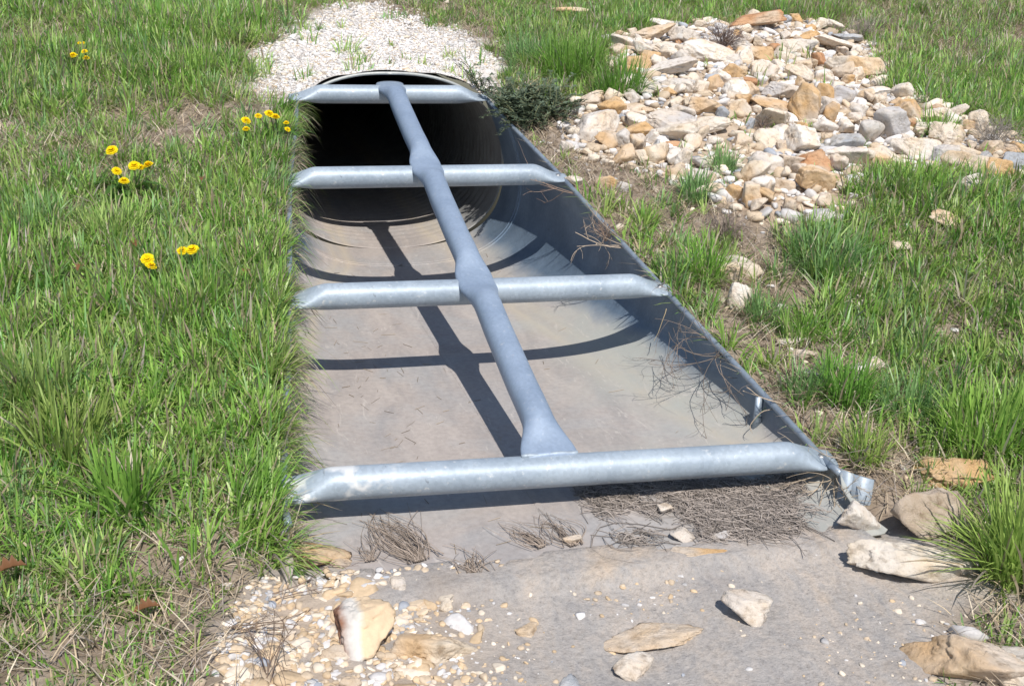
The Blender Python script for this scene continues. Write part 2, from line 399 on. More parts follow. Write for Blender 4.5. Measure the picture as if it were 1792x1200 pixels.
tag(g_, 'sloping bank of bare soil and dried grey silt under the grass around the culvert', 'ground', kind='structure')

# ------------------------------------------------------------------ culvert end section (trough + grate) and pipe
def profile(y, z_hi, n=56, closed=False):
    """inner cross-section from left edge down round to right edge, cut at z_hi"""
    def half(sharp):
        if closed:
            W, zc, zt, e = .474, .34, .372, 2.4; th = np.linspace(0, pi, 400)
            xs = W*np.abs(np.sin(th))**(2/e); c = np.cos(th); zs = np.where(c >= 0, zc - zc*np.abs(c)**(2/e), zc + zt*np.abs(c)**(2/e))
        else:
            W, zc, e = section(y); e = e*sharp; th = np.linspace(0, pi/2, 300)
            xs = W*np.abs(np.sin(th))**(2/e); zs = zc - zc*np.abs(np.cos(th))**(2/e)
            if z_hi > zc: zz = np.linspace(zc, z_hi, 60)[1:]; xs = np.append(xs, [sec_x(y, v) for v in zz]); zs = np.append(zs, zz)
            else: k = zs <= z_hi; xs = xs[k]; zs = zs[k]
        s = np.concatenate([[0], np.cumsum(np.hypot(np.diff(xs), np.diff(zs)))]); u = np.linspace(0, s[-1], n)
        return np.interp(u, s, xs), np.interp(u, s, zs)
    xr, zr_ = half(1.0); xl, zl_ = half(1 if closed else 1+1.1*float(ss(2.1, 1.3, y)))     # the left corner is bent more tightly
    return np.concatenate([-xl[::-1]*float(LF(y)), xr[1:]]), np.concatenate([zl_[::-1], zr_[1:]])
def loft(ys, zf, off=0.0, n=56):
    R = []
    for y in ys:
        x, z = profile(y, zf(y), n)
        if off:
            tx = np.gradient(x); tz = np.gradient(z); l = np.hypot(tx, tz)+1e-9
            x = x + off*tz/l; z = z - off*tx/l
        R.append(np.stack([x, np.full_like(x, y), z], -1))
    return np.array(R)
def grid_faces(m, n, base=0, flip=False):
    i = np.arange(m*n).reshape(m, n)+base
    f = np.stack([i[:-1, :-1], i[:-1, 1:], i[1:, 1:], i[1:, :-1]], -1).reshape(-1, 4)
    return f[:, ::-1] if flip else f

END = empty('culvert_end_section', (0, -.2, 0))
tag(END, 'galvanized steel culvert end section with sloping pipe grate over its silty trough', 'culvert end section')
def part(o): o.parent = END; o.location = Vector(o.location) - Vector(END.location); return o
ys = np.concatenate([np.linspace(-.27, -.13, 6), np.linspace(-.113, 0, 10), np.linspace(.03, Y_MOUTH-.002, 90)])
zt_ = lambda y: max(.012, float(zcut(y)))
A = loft(ys, zt_); B = loft(ys, zt_, .004)
m_, n_ = A.shape[:2]
VA = A.reshape(-1, 3); VB = B.reshape(-1, 3); off = len(VA)
f = [grid_faces(m_, n_), grid_faces(m_, n_, off, True)]
i0 = np.arange(m_)*n_; i1 = i0+n_-1
f.append(np.stack([i0[:-1], i0[1:], i0[1:]+off, i0[:-1]+off], -1)); f.append(np.stack([i1[1:], i1[:-1], i1[:-1]+off, i1[1:]+off], -1))
e0 = np.arange(n_); f.append(np.stack([e0[1:], e0[:-1], e0[:-1]+off, e0[1:]+off], -1))
part(npmesh('trough', np.concatenate([VA, VB]), f, M_TROUGH, smooth=True))
for s_ in (-1, 1):
    mb = MB(); yy = np.linspace(-.112, Y_MOUTH-.01, 60)
    Pp = [((edge_x(y)+.001)*(1 if s_ > 0 else -float(LF(y))), y, float(zt_(y))+.004) for y in yy]
    mb.tube(Pp, .0085, 10)
    part(mb.build('edge_rim', M_RIM, smooth=True))
# joint bands across the trough and the lap seam along its floor
for yj, r in ((2.07, .0045), (2.10, .003)):
    x, z = profile(yj, float(zcut(yj)), 60); mb = MB()
    mb.tube(np.stack([x, np.full_like(x, yj), z+.0005], -1), r, 6); part(mb.build('joint_bead', M_TROUGH, smooth=True))
mb = MB()
for k, y in enumerate(np.linspace(-.2, 2.05, 43)[:-1]):
    y2 = y+2.25/42
    c0, c1 = -.035-.012*(y/.9), -.035-.012*(y2/.9)
    mb.add([(c0-.006, y, .0005), (c0, y, .0028), (c0+.012, y, .0005), (c0+.012, y2, .0005), (c0, y2, .0028), (c0-.006, y2, .0005)], [(0, 1, 4, 5), (1, 2, 3, 4)])
part(mb.build('floor_seam', M_TROUGH))
# wing plate at the right front corner, stiffener strip inside the wall
mb = MB(); xe = edge_x(-.11)
for (dx0, dy0, dx1, dy1) in ((0, 0, .022, -.020), (.022, -.020, .070, -.030)):
    a0 = (xe+dx0, -.112+dy0); a1 = (xe+dx1, -.112+dy1)
    h0 = .084-.30*dx0; h1 = .084-.30*dx1
    nx, ny = .004, .003
    mb.add([(a0[0], a0[1], -.03), (a1[0], a1[1], -.03), (a1[0], a1[1], h1), (a0[0], a0[1], h0),
            (a0[0]+nx, a0[1]+ny, -.03), (a1[0]+nx, a1[1]+ny, -.03), (a1[0]+nx, a1[1]+ny, h1), (a0[0]+nx, a0[1]+ny, h0)],
           [(0, 1, 2, 3), (5, 4, 7, 6), (3, 2, 6, 7), (1, 5, 6, 2), (4, 0, 3, 7)])
part(mb.build('wing_plate', M_BAR))
mb = MB(); y = .235
mb.box((edge_x(y)-.012, y, float(zcut(y))*.5+.012), .011, .003, float(zcut(y))*.42); part(mb.build('stiffener', M_RIM))

def sweep(P, hw, hh, a_dir, b_dir, n=28, power=2.0):
    """pipe whose section (half width along a_dir, half height along b_dir) changes along it"""
    P = np.asarray(P, float); a = np.linspace(0, 2*pi, n, endpoint=False)
    ca = np.sign(np.cos(a))*np.abs(np.cos(a))**(2/power); sa = np.sign(np.sin(a))*np.abs(np.sin(a))**(2/power)
    V = (P[:, None] + hw[:, None, None]*ca[None, :, None]*a_dir + hh[:, None, None]*sa[None, :, None]*b_dir)
    m = len(P); i = np.arange(m*n).reshape(m, n); j = np.roll(i, -1, 1)
    f = np.stack([i[:-1], j[:-1], j[1:], i[1:]], -1).reshape(-1, 4)
    V = V.reshape(-1, 3); c0 = len(V); V = np.concatenate([V, P[:1], P[-1:]])
    t = np.concatenate([np.stack([np.full(n, c0), j[0], i[0]], -1), np.stack([np.full(n, c0+1), i[-1], j[-1]], -1)])
    return V, [f, t]
AX = np.array([0, cos(ANG), sin(ANG)]); NX = np.array([0, -sin(ANG), cos(ANG)]); XX = np.array([1., 0, 0])
RB = .0365; SP = STEP*cos(ANG)
BARX = [(-.612, .680), (-.545, .582), (-.500, .500), (-.402, .396)]      # tips, front bar first
BARY = [0.0, SP, 2*SP, 3*SP]
BARDX = [-.012, -.008, -.003, 0]
for k in range(4):
    x0, x1 = BARX[k]; y = BARY[k]
    u = np.unique(np.concatenate([np.linspace(0, .2, 22), np.linspace(.2, (x1-x0)-.2, 14), np.linspace((x1-x0)-.2, x1-x0, 22)]))
    d = np.minimum(u, (x1-x0)-u); t = ss(.015, .13, d)
    hh = .0055 + (RB-.0055)*t; hw = RB*(1.34-.34*t); hw = hw*np.clip(.62+d/.05*.38, .62, 1)
    c = np.array([0, y, ZF+SL*y]) + np.outer(u+x0, XX) + np.outer(-(RB-.024)*(1-t), NX)
    dy = [-.004, .004, 0, 0][k] - [.040, .016, .0, .0][k]*(u+x0); c[:, 1] += dy; c[:, 2] += SL*dy
    V, ff = sweep(c, hw, hh, AX, NX)
    o = npmesh('cross_bar', V, ff, M_SCUFF if k == 0 else M_BAR, smooth=True, loc=(0, y, ZF+SL*y)); part(o)
    if k == 0: o['label'] = 'longest front cross bar with white scuffs near its left end'
    for s_ in (x0+.032, x1-.032):
        mb = MB(); d4 = [-.004, .004, 0, 0][k] - [.040, .016, .0, .0][k]*s_; cc = np.array([s_, y+d4, ZF+SL*(y+d4)]) - (RB-.024)*NX + .005*NX
        mb.tube([cc, cc+NX*.006], .009, 6); b_ = mb.build('bolt', M_BOLT, loc=tuple(cc)); b_.parent = o; b_.location = cc - np.array([0, y, ZF+SL*y])
# long pipe lying over the cross bars, squeezed flat where it crosses them
L0, L1 = .004, 3*STEP+.045
u = np.linspace(L0, L1, 240); dd = np.min(np.abs(u[:, None]-STEP*np.arange(4)), 1)
t = ss(.03, .13, dd)
hw = RB*1.45*(1-t)+RB*t; hh = RB*.46*(1-t)+RB*t
ef = ss(.16, -.03, u); hw = hw*(1+.28*ef); hh = hh*(1-.30*ef)
er = ss(L1-.14, L1, u); hw = hw*(1+.06*er); hh = hh*(1-.3*er)
cz = RB + hh*.78 - .006; cz = np.where(dd > .2, RB*.78+RB-.006-.006, cz)
cz = np.convolve(np.pad(cz, 6, mode='edge'), np.ones(13)/13, 'valid')
cx = np.interp(u, [0, .8, 1.6, 2.4], [-.010, -.006, -.002, .0])
cz = cz - (cz[0]-.0415)*ss(.13, .0, u)
c = np.array([0, 0, ZF]) + np.outer(u, AX) + np.outer(cz-.014, NX) + np.outer(cx, XX)
V, ff = sweep(c, hw, hh, XX, NX, 32, 2.25)
part(npmesh('long_bar', V, ff, M_LONG, smooth=True))
mb = MB(); xs = np.linspace(-.066, .064, 14)
mb.tube([(x-.012, .002, ZF+.0365+.0015*sin(90*x)) for x in xs], .0055, 7); part(mb.build('weld', M_BAR, smooth=True))

PIPE = empty('culvert_pipe', (0, Y_MOUTH, 0))
tag(PIPE, 'dark round steel culvert pipe opening under the white gravel, pale rim on top', 'culvert pipe')
ys = np.linspace(Y_MOUTH+.0005, 8.0, 340)
R = []
for y in ys:
    x, z = profile(2.3, 9, 60, True); cor = 1+.006*sin((y-Y_MOUTH)*2*pi/.068)*ss(2.44, 2.50, y)
    R.append(np.stack([x*cor, np.full_like(x, y), .33+(z-.33)*cor], -1))
A = np.array(R); m_, n_ = A.shape[:2]
VA = A.reshape(-1, 3); VB = VA.copy(); ctr = np.array([0, 0, .34]); dv = VB-ctr; dv[:, 1] = 0; VB += dv*.006
f = [grid_faces(m_, n_), grid_faces(m_, n_, len(VA), True)]
e0 = np.arange(n_); f.append(np.stack([e0[1:], e0[:-1], e0[:-1]+len(VA), e0[1:]+len(VA)], -1))
cI = len(VA)*2; last = (m_-1)*n_+np.arange(n_)
V = np.concatenate([VA, VB, [[0, 8.0, .34]]])
o = npmesh('pipe_wall', V, f+[np.stack([last[:-1], last[1:], np.full(n_-1, cI)], -1)], M_PIPE, smooth=True, loc=(0, Y_MOUTH, 0)); o.parent = PIPE; o.location = (0, 0, 0)
x, z = profile(2.3, 9, 90, True); k = z > .585
for nm, yy, rr, mm in (('mouth_rim', Y_MOUTH, .0062, M_MOUTH),):
    top = np.stack([x[k], np.full(k.sum(), yy), z[k]+.004], -1)
    # profile runs left edge .. bottom .. right edge: join the two top halves over the crown
    h = len(top)//2; top = np.concatenate([top[h:], top[:h]])
    mb = MB(); mb.tube(top, rr, 8); o = mb.build(nm, mm, smooth=True, loc=(0, Y_MOUTH, 0)); o.parent = PIPE; o.location = (0, 0, 0)
#@@PART2@@
# ------------------------------------------------------------------ grass and straw
def blades(pos, az, h, w, lean, droop, col, tipcol=None, shape=(0, .4, .75, 1.0)):
    """curved tapering blades as one vertex / face set"""
    n = len(pos); d = np.stack([np.cos(az), np.sin(az)], -1); ph = az + pi/2 + rng.normal(0, .5, n)
    sd = np.stack([np.cos(ph), np.sin(ph), np.zeros(n)], -1)
    V = []; C = []
    for k, t in enumerate(shape):
        hor = h*lean*(t**1.4); ver = h*(t*np.sqrt(np.maximum(1-lean**2, .01)) - droop*t*t)
        c = np.stack([pos[:, 0]+hor*d[:, 0], pos[:, 1]+hor*d[:, 1], pos[:, 2]+ver], -1)
        ww = w*[.75, 1.0, .7, 0][k]
        cc = col*(.85+.25*t) if tipcol is None else col*(1-t*t)+tipcol*t*t
        if k < 3: V += [c-sd*ww[:, None]/2, c+sd*ww[:, None]/2]; C += [cc, cc]
        else: V.append(c); C.append(cc)
    V = np.stack(V, 1).reshape(-1, 3); C = np.stack(C, 1).reshape(-1, 3)
    b = np.arange(n)*7
    q = np.concatenate([np.stack([b, b+1, b+3, b+2], -1), np.stack([b+2, b+3, b+5, b+4], -1)])
    t = np.stack([b+4, b+5, b+6], -1)
    return V, q, t, np.clip(C, 0, 1)
GREENS = np.array([(.235, .445, .078), (.310, .505, .105), (.170, .360, .062), (.380, .520, .160), (.250, .435, .160), (.345, .480, .120)])
STRAWS = np.array([(.50, .40, .27), (.42, .34, .25), (.33, .26, .19), (.60, .52, .40), (.38, .33, .29)])
def pick(pal, n, j=.12): return pal[rng.integers(0, len(pal), n)]*(1+rng.normal(0, j, (n, 1)))
def trough_dist(x, y):
    """distance outside the trough edge (negative over the trough)"""
    yy = np.clip(y, -.2, 2.36); w = np.array([edge_x(v) for v in np.linspace(-.2, 2.3, 60)]); ww = np.interp(yy, np.linspace(-.2, 2.3, 60), w)
    ww = np.where(x < 0, ww*LF(yy), ww)
    d = np.abs(x)-ww; return np.where(y < -.2, np.hypot(np.maximum(d, 0), y+.2)+.02, np.where(y > 2.372, 1.0, d))
EDGE_L = None
def dens(x, y):
    """how thickly green grass grows at x, y (0..1)"""
    d = .86+.50*fbm(x*2.2, y*2.2, 41, 3)+.38*fbm(x*6, y*6, 44, 2)
    d = np.clip(d-.05*ss(.4, .8, x)+.22*ss(1.7, .8, y)*ss(-.3, -.5, x), .16, 1)
    d = d*ss(-.02, .14, pdist(APRON, x, y)+.06*vnoise(x*7, y*7, 50))
    pg = pdist(GRAVEL, x, y)+.16*fbm(x*5, y*5, 51, 3); d = d*(.03+.97*ss(-.02, .25, pg))
    d = d*(.01+.99*ss(-.03, .10, pdist(RIP, x, y)+.04*vnoise(x*8, y*8, 52)))
    d = d*(.10+.90*ss(-.03, .12, pdist(DRY, x, y)+.06*vnoise(x*6, y*6, 53)))
    for (bx, by, r) in BARE: d = d*(1-.62*np.exp(-((x-bx)**2+(y-by)**2)/r**2))
    td = trough_dist(x, y)
    return np.where(td < .012, 0, d)
BARE = [(*at(px, py)[:2], r) for px, py, r in ((10, 70, .25), (8, 235, .18), (20, 730, .10), (200, 190, .25), (270, 220, .25), (330, 200, .25), (110, 170, .18), (170, 260, .14), (230, 930, .10), (320, 975, .12), (250, 640, .08),
        (100, 540, .08), (300, 1010, .10), (400, 1040, .12), (150, 1150, .09), (60, 1180, .06), (260, 1150, .07), (350, 1090, .08), (1650, 110, .35), (1760, 60, .35), (1570, 40, .25), (1700, 430, .10), (1500, 620, .08), (60, 60, .2), (160, 150, .2), (420, 90, .15), (300, 260, .15), (380, 200, .15), (1450, 520, .07), (1680, 520, .08), (1560, 470, .06), (1560, 880, .07), (480, 20, .2), (600, 20, .2), (960, 20, .12), (1540, 60, .2), (1740, 235, .14), (1620, 640, .10), (1250, 560, .08), (1480, 690, .08), (1600, 500, .06))]
def project_y(x, y): return toplane(np.stack([x, y, H(x, y, False)], -1))
# clump centres over what the picture sees and a step to either side
def scatter(n, x0, x1, y0, y1):
    return rng.uniform(x0, x1, n), rng.uniform(y0, y1, n)
def seen_weight(x, y):
    p = project_y(x, y); m = (p[:, 0] > -120) & (p[:, 0] < 1920) & (p[:, 1] > -60) & (p[:, 1] < 1330)
    m2 = (p[:, 0] > -900) & (p[:, 0] < 2700) & (p[:, 1] > -60) & (p[:, 1] < 1500); return np.where(m, 1.0, np.where(m2, .5, .15))
def lawn(nclump, box, per, hm, name, label, group=None):
    x, y = scatter(nclump, *box)
    ok = rng.uniform(0, 1, nclump) < dens(x, y)*seen_weight(x, y)
    x, y = x[ok], y[ok]; n = len(x)
    cnt = rng.poisson(per*(.5+rng.uniform(0, 1, n)))
    ci = np.repeat(np.arange(n), cnt); m = len(ci)
    cr = rng.uniform(.012, .05, n)
    a = rng.uniform(0, 2*pi, m); rr = np.sqrt(rng.uniform(0, 1, m))*cr[ci]
    px = x[ci]+rr*np.cos(a); py = y[ci]+rr*np.sin(a)
    ok = trough_dist(px, py) > .008; ci, a, rr, px, py = ci[ok], a[ok], rr[ok], px[ok], py[ok]; m = len(ci)
    vig = np.clip(.75+.4*fbm(x*1.6, y*1.6, 61, 2)+rng.normal(0, .18, n), .35, 1.5)
    front = ss(-.15, -.45, y)*ss(-.4, -.6, x); vig = vig*(1-.55*front)
    h = hm*vig[ci]*rng.uniform(.45, 1.15, m)
    caz = rng.uniform(0, 2*pi, n)
    az = np.where(rng.uniform(0, 1, m) < .7, a+rng.normal(0, .5, m), caz[ci])
    lean = np.clip(rng.beta(2.2, 2.0, m)*.97, .05, .97)
    ctint = pick(GREENS, n, .10)*(1+.12*fbm(x*1.1, y*1.1, 71, 2))[:, None]
    col = ctint[ci]*(1+rng.normal(0, .16, (m, 1))); dry = rng.uniform(0, 1, m) < .20+.25*front[ci]+.20*ss(2.2, 3.2, y[ci])*ss(1.8, 2.6, x[ci])
    col[dry] = pick(STRAWS, dry.sum())
    tip = col.copy(); yt = rng.uniform(0, 1, m) < .25; tip[yt] = tip[yt]*.6+np.array([.42, .40, .16])*.4
    V, q, t, C = blades(np.stack([px, py, H(px, py)-.004], -1), az, h, rng.uniform(.0024, .0058, m)*(.7+.5*vig[ci]), lean, rng.uniform(.15, .75, m)*lean, col, tip)
    o = npmesh(name, V, [q, t], M_GRASS, C); tag(o, label, 'grass', group, 'stuff'); return o
lawn(31000, (-3.0, -.38, -.85, 5.6), 21, .115, 'grass', 'dense green grass in tufts and short blades on the bank beside the culvert', None)
lawn(50000, (-.40, 4.6, -.75, 5.8), 19, .105, 'grass', 'green tufted grass among pale stones on the bank beyond the rock pile', None)
# dry thatch
def thatch(n, box, name, label):
    x, y = scatter(n, *box); p = rng.uniform(0, 1, n)
    w = .40*ss(-.03, .08, pdist(APRON, x, y)) + .6*ss(.02, -.06, pdist(DRY, x, y)) + .15*ss(.10, -.0, np.abs(pdist(APRON, x, y)))*ss(.4, -.4, x)
    w = w+.35*ss(-.1, -.5, fbm(x*2.2, y*2.2, 41, 3)+.5*fbm(x*6, y*6, 44, 2))*ss(-.02, .06, pdist(APRON, x, y))
    w = w*(.10+.9*ss(-.05, .1, pdist(GRAVEL, x, y)))*(.12+.88*ss(-.05, .06, pdist(RIP, x, y)))*seen_weight(x, y)
    for (bx, by, r) in BARE: w = w+.25*np.exp(-((x-bx)**2+(y-by)**2)/r**2)*ss(-.06, .06, pdist(APRON, x, y))
    ok = (p < w) & (trough_dist(x, y) > .004); x, y = x[ok], y[ok]; n = len(x)
    col = pick(STRAWS, n, .18)
    V, q, t, C = blades(np.stack([x, y, H(x, y)+rng.uniform(0, .012, n)], -1), rng.uniform(0, 2*pi, n), rng.uniform(.02, .11, n), rng.uniform(.0012, .003, n),
                        rng.uniform(.8, .995, n), rng.uniform(-.05, .12, n), col, col)
    tag(npmesh(name, V, [q, t], M_STRAW, C), label, 'dry grass', None, 'stuff')
thatch(260000, (-2.6, 4.2, -.85, 5.2), 'dry_grass', 'matted tan dead grass lying on the soil between the green tufts')

# single tufts one can point at
def tuft(px, py, n, h, r, label, lean=(.1, .8), straw=.12, az0=None, spread=pi, w=(.0028, .0052), dz=0.0, group='grass tufts along the culvert and the stones', P=None):
    P = at(px, py) if P is None else np.array(P, float)
    a = rng.uniform(0, 2*pi, n); rr = np.sqrt(rng.uniform(0, 1, n))*r
    x = P[0]+rr*np.cos(a); y = P[1]+rr*np.sin(a)
    az = a+rng.normal(0, .9, n)
    if az0 is not None: az = az0+rng.uniform(-spread, spread, n)
    ln = np.clip(rng.uniform(*lean, n)+rng.normal(0, .08, n), .03, .97); hh = h*rng.uniform(.3, 1.08, n); col = pick(GREENS, 1, .08)*(1+rng.normal(0, .17, (n, 1)))
    ds = rng.uniform(0, 1, n) < straw; col[ds] = pick(STRAWS, ds.sum()); ln[ds] = np.clip(ln[ds]+.2, 0, .97)
    tip = col*.8+np.array([.26, .24, .09])*.2
    zb = H(x, y)-.003
    V, q, t, C = blades(np.stack([x, y, zb], -1), az, hh, rng.uniform(*w, n), ln, rng.uniform(.2, .95, n)*ln, col, tip)
    o = npmesh('grass_tuft', V, [q, t], M_GRASS, C, loc=tuple(P+np.array([0, 0, dz]))); o.location = tuple(P)
    return tag(o, label, 'grass tuft', group)
TUFTS = [
 (1232, 490, 420, .20, .055, 'bright green tuft with straw skirt right beside the wall rim above the third cross bar'),
 (1440, 470, 700, .19, .10, 'broad dark green tuft spreading below the front stones of the rock pile'),
 (1215, 350, 380, .15, .05, 'green tuft between the dry twigs and the front row of pale stones'),
 (1265, 300, 260, .13, .045, 'thin green tuft growing up in front of the white angular rocks'),
 (1400, 590, 300, .12, .06, 'low green tuft beside flat grey stones halfway along the right bank'),
 (1480, 700, 420, .17, .06, 'green tuft on the right bank above the stiffened front end of the wall'),
 (1085, 165, 620, .21, .09, 'dense bright tuft leaning over the left margin of the rock pile'),
 (1000, 130, 900, .23, .13, 'tall bright green tuft above the low grey weed'),
 (925, 112, 700, .20, .10, 'green tuft at the right margin of the white gravel'),
 (1790, 1010, 620, .27, .08, 'large tuft of long arching blades at the right picture edge beside the foreground stones'),
 (1720, 790, 700, .22, .10, 'big dark green tuft above the orange block'),
 (1580, 720, 380, .15, .07, 'small green tuft left of the big dark tuft on the right bank'),
 (1600, 330, 420, .17, .09, 'tuft standing against the right end of the rock pile'),
 (1640, 240, 300, .16, .07, 'thin tuft poking up between the stones at the far right of the pile'),
 (120, 800, 420, .20, .07, 'tuft with wide upright blades in the lower left lawn'),
 (220, 900, 320, .20, .05, 'lone tuft of wide blades over the bare patch in the lower left'),
 (70, 700, 420, .19, .07, 'broad bladed tuft close to the left picture edge'),
 (340, 560, 520, .17, .08, 'full green tuft left of the third cross bar'),
 (200, 420, 420, .15, .08, 'tuft just below the middle dandelion'),
 (60, 410, 420, .15, .08, 'tuft by the left picture edge above the brown leaf'),
 (340, 130, 420, .14, .09, 'tuft in the upper left lawn near the gravel'),
 (1130, 395, 170, .11, .04, 'sparse little tuft between the rim and the thin green tuft'),
 (1330, 560, 260, .14, .05, 'half dry tuft below the straw skirted tuft beside the rim'),
 (1400, 690, 240, .13, .05, 'half dry tuft leaning on the rim behind the stiffener'),
 (1510, 800, 260, .14, .05, 'half dry tuft above the wing plate beside the right tip of the front bar'),
]
for i, T in enumerate(TUFTS):
    tuft(*T[:6], w=(.0035, .0068) if T[0] < 260 and T[1] > 650 or T[0] > 1700 else (.0026, .0050), straw=.35 if i == 0 or T[5].startswith('half dry') else .12)
# tufts that hang over the left trough edge
for (y, n, h, sp, lab) in ((-.10, 300, .15, .10, 'low tuft hiding the front left corner of the trough'), (.00, 300, .17, .10, 'tuft with straw tips drooping over the left end of the front cross bar'),
                       (.24, 330, .16, .09, 'overhanging tuft on the left trough edge just behind the front cross bar'),
                       (.48, 280, .15, .09, 'overhanging tuft at the left trough edge midway between the two nearest cross bars'),
                       (.80, 340, .16, .10, 'tuft with dry blades hanging over the left end of the third cross bar'),
                       (1.12, 260, .14, .09, 'tuft at the left trough edge beyond the third cross bar'),
                       (1.52, 260, .14, .09, 'tuft covering the left end of the second cross bar'),
                       (2.02, 260, .13, .08, 'overhanging tuft directly below the dandelion beside the pipe mouth'),
                       (2.22, 240, .11, .08, 'short overhanging tuft at the left corner of the pipe mouth'),
                       (1.80, 220, .13, .08, 'small tuft on the left trough edge below the upper dandelion')):
    x = -edge_x(y)*float(LF(y))-.055
    tuft(0, 0, n, h, .05, lab, lean=(.25, .85), straw=.25, az0=.1, spread=1.4, group='grass tufts hanging over the left trough edge', P=(x, y, float(H(x, y))))

def fringe(n, label):
    yc = rng.uniform(-.17, 2.3, 46); cl = rng.integers(0, 46, n); y = yc[cl]+rng.normal(0, .022, n); y = np.clip(y, -.18, 2.32)
    L = rng.uniform(.03, .19, 46)*(1-.25*yc/2.3); S_ = np.where(rng.uniform(0, 1, 46) < .4, .85, .2)
    x = np.array([-edge_x(v) for v in y])*LF(y)-rng.uniform(.004, .05, n)
    st = rng.uniform(0, 1, n) < S_[cl]; col = pick(GREENS, n, .15); col[st] = pick(STRAWS, st.sum(), .15)
    h = L[cl]*rng.uniform(.4, 1.15, n); ln = np.clip(rng.normal(.75, .2, n), .2, .985)
    V, q, t, C = blades(np.stack([x, y, H(x, y)-.002], -1), rng.normal(0, .75, n), h, rng.uniform(.0014, .0042, n), ln, rng.uniform(.5, 1.5, n)*ln, col, np.where(st[:, None], col, col*.7+np.array([.42, .38, .18])*.3))
    tag(npmesh('grass', V, [q, t], M_GRASS, C), label, 'grass', None, 'stuff')
fringe(5200, 'fringe of grass and straw drooping over the left edge of the trough')
# ------------------------------------------------------------------ rocks
def ico(sub):
    bm = bmesh.new(); bmesh.ops.create_icosphere(bm, subdivisions=sub, radius=1)
    V = np.array([v.co[:] for v in bm.verts]); F = np.array([[v.index for v in f.verts] for f in bm.faces]); bm.free(); return V, F
ICO = {k: ico(k) for k in (1, 2, 3, 4, 5)}
def rotm(ax, ay, az):
    return np.array(Matrix.Rotation(az, 3, 'Z')@Matrix.Rotation(ay, 3, 'Y')@Matrix.Rotation(ax, 3, 'X'))
def stone(sub, seed, nplanes=10, rough=.022, hard=.9):
    r = np.random.default_rng(seed); V, F = ICO[sub]
    D = r.normal(size=(nplanes, 3)); D /= np.linalg.norm(D, axis=1)[:, None]
    D = np.concatenate([D, [[0, 0, 1], [0, 0, -1]]]); hh = np.concatenate([r.uniform(.55, .92, nplanes), [.85, .8]])
    k = V@D.T; rad = np.min(np.where(k > .02, hh/np.maximum(k, .02), 9), 1); rad = np.minimum(rad, 1.45)
    s0 = int(seed) % 97
    nz = fbm(V[:, 0]*2.3+3*V[:, 2]+s0, V[:, 1]*2.3-2*V[:, 2], s0, 4)*rough*1.6 + fbm(V[:, 0]*6+4*V[:, 2], V[:, 1]*6+s0+3*V[:, 2], s0+3, 4)*rough*1.3 + .05*rough/.022*np.minimum(vnoise(V[:, 0]*3-V[:, 2]*2+s0, V[:, 2]*4+V[:, 1]*3, s0+8), 0)
    return V*(rad+nz)[:, None], F
def rock(P, sx, sy, sz, colour, seed, rot=(0, 0, 0), sub=4, sink=.35, name='rock', nplanes=10, rough=.022):
    V, F = stone(sub, seed, nplanes, rough); V = (V*np.array([sx, sy, sz]))@rotm(*rot).T
    c = np.array(P, float); zmin = V[:, 2].min(); V[:, 2] -= zmin + sink*sz*2*.5
    o = npmesh(name, V, [F], ROCKM[colour]); o.location = c
    return o
def view_rock(px, py, w, h, colour, seed, rotz=None, tilt=None, sub=4, depth=.8, sink=.3, zs=1.0, flat=.46, **k):
    P = at(px, py+h*.28); s = pxm(P); r = np.random.default_rng(seed+991)
    sx = w/s/2*1.0; sy = sx*depth*r.uniform(.85, 1.1) if w > h else w/s/2*.8
    sz = max((h/s/2 - sy*.25)/.80, flat*min(sx, sy), .010)*zs
    rz = r.uniform(-.5, .5) - .1 if rotz is None else rotz
    ty = r.uniform(-.25, .25) if tilt is None else tilt
    o = rock(P, sx, sy, sz, colour, seed, (r.uniform(-.2, .3), ty, rz), sub, sink, **k)
    return o, P, sx, sz
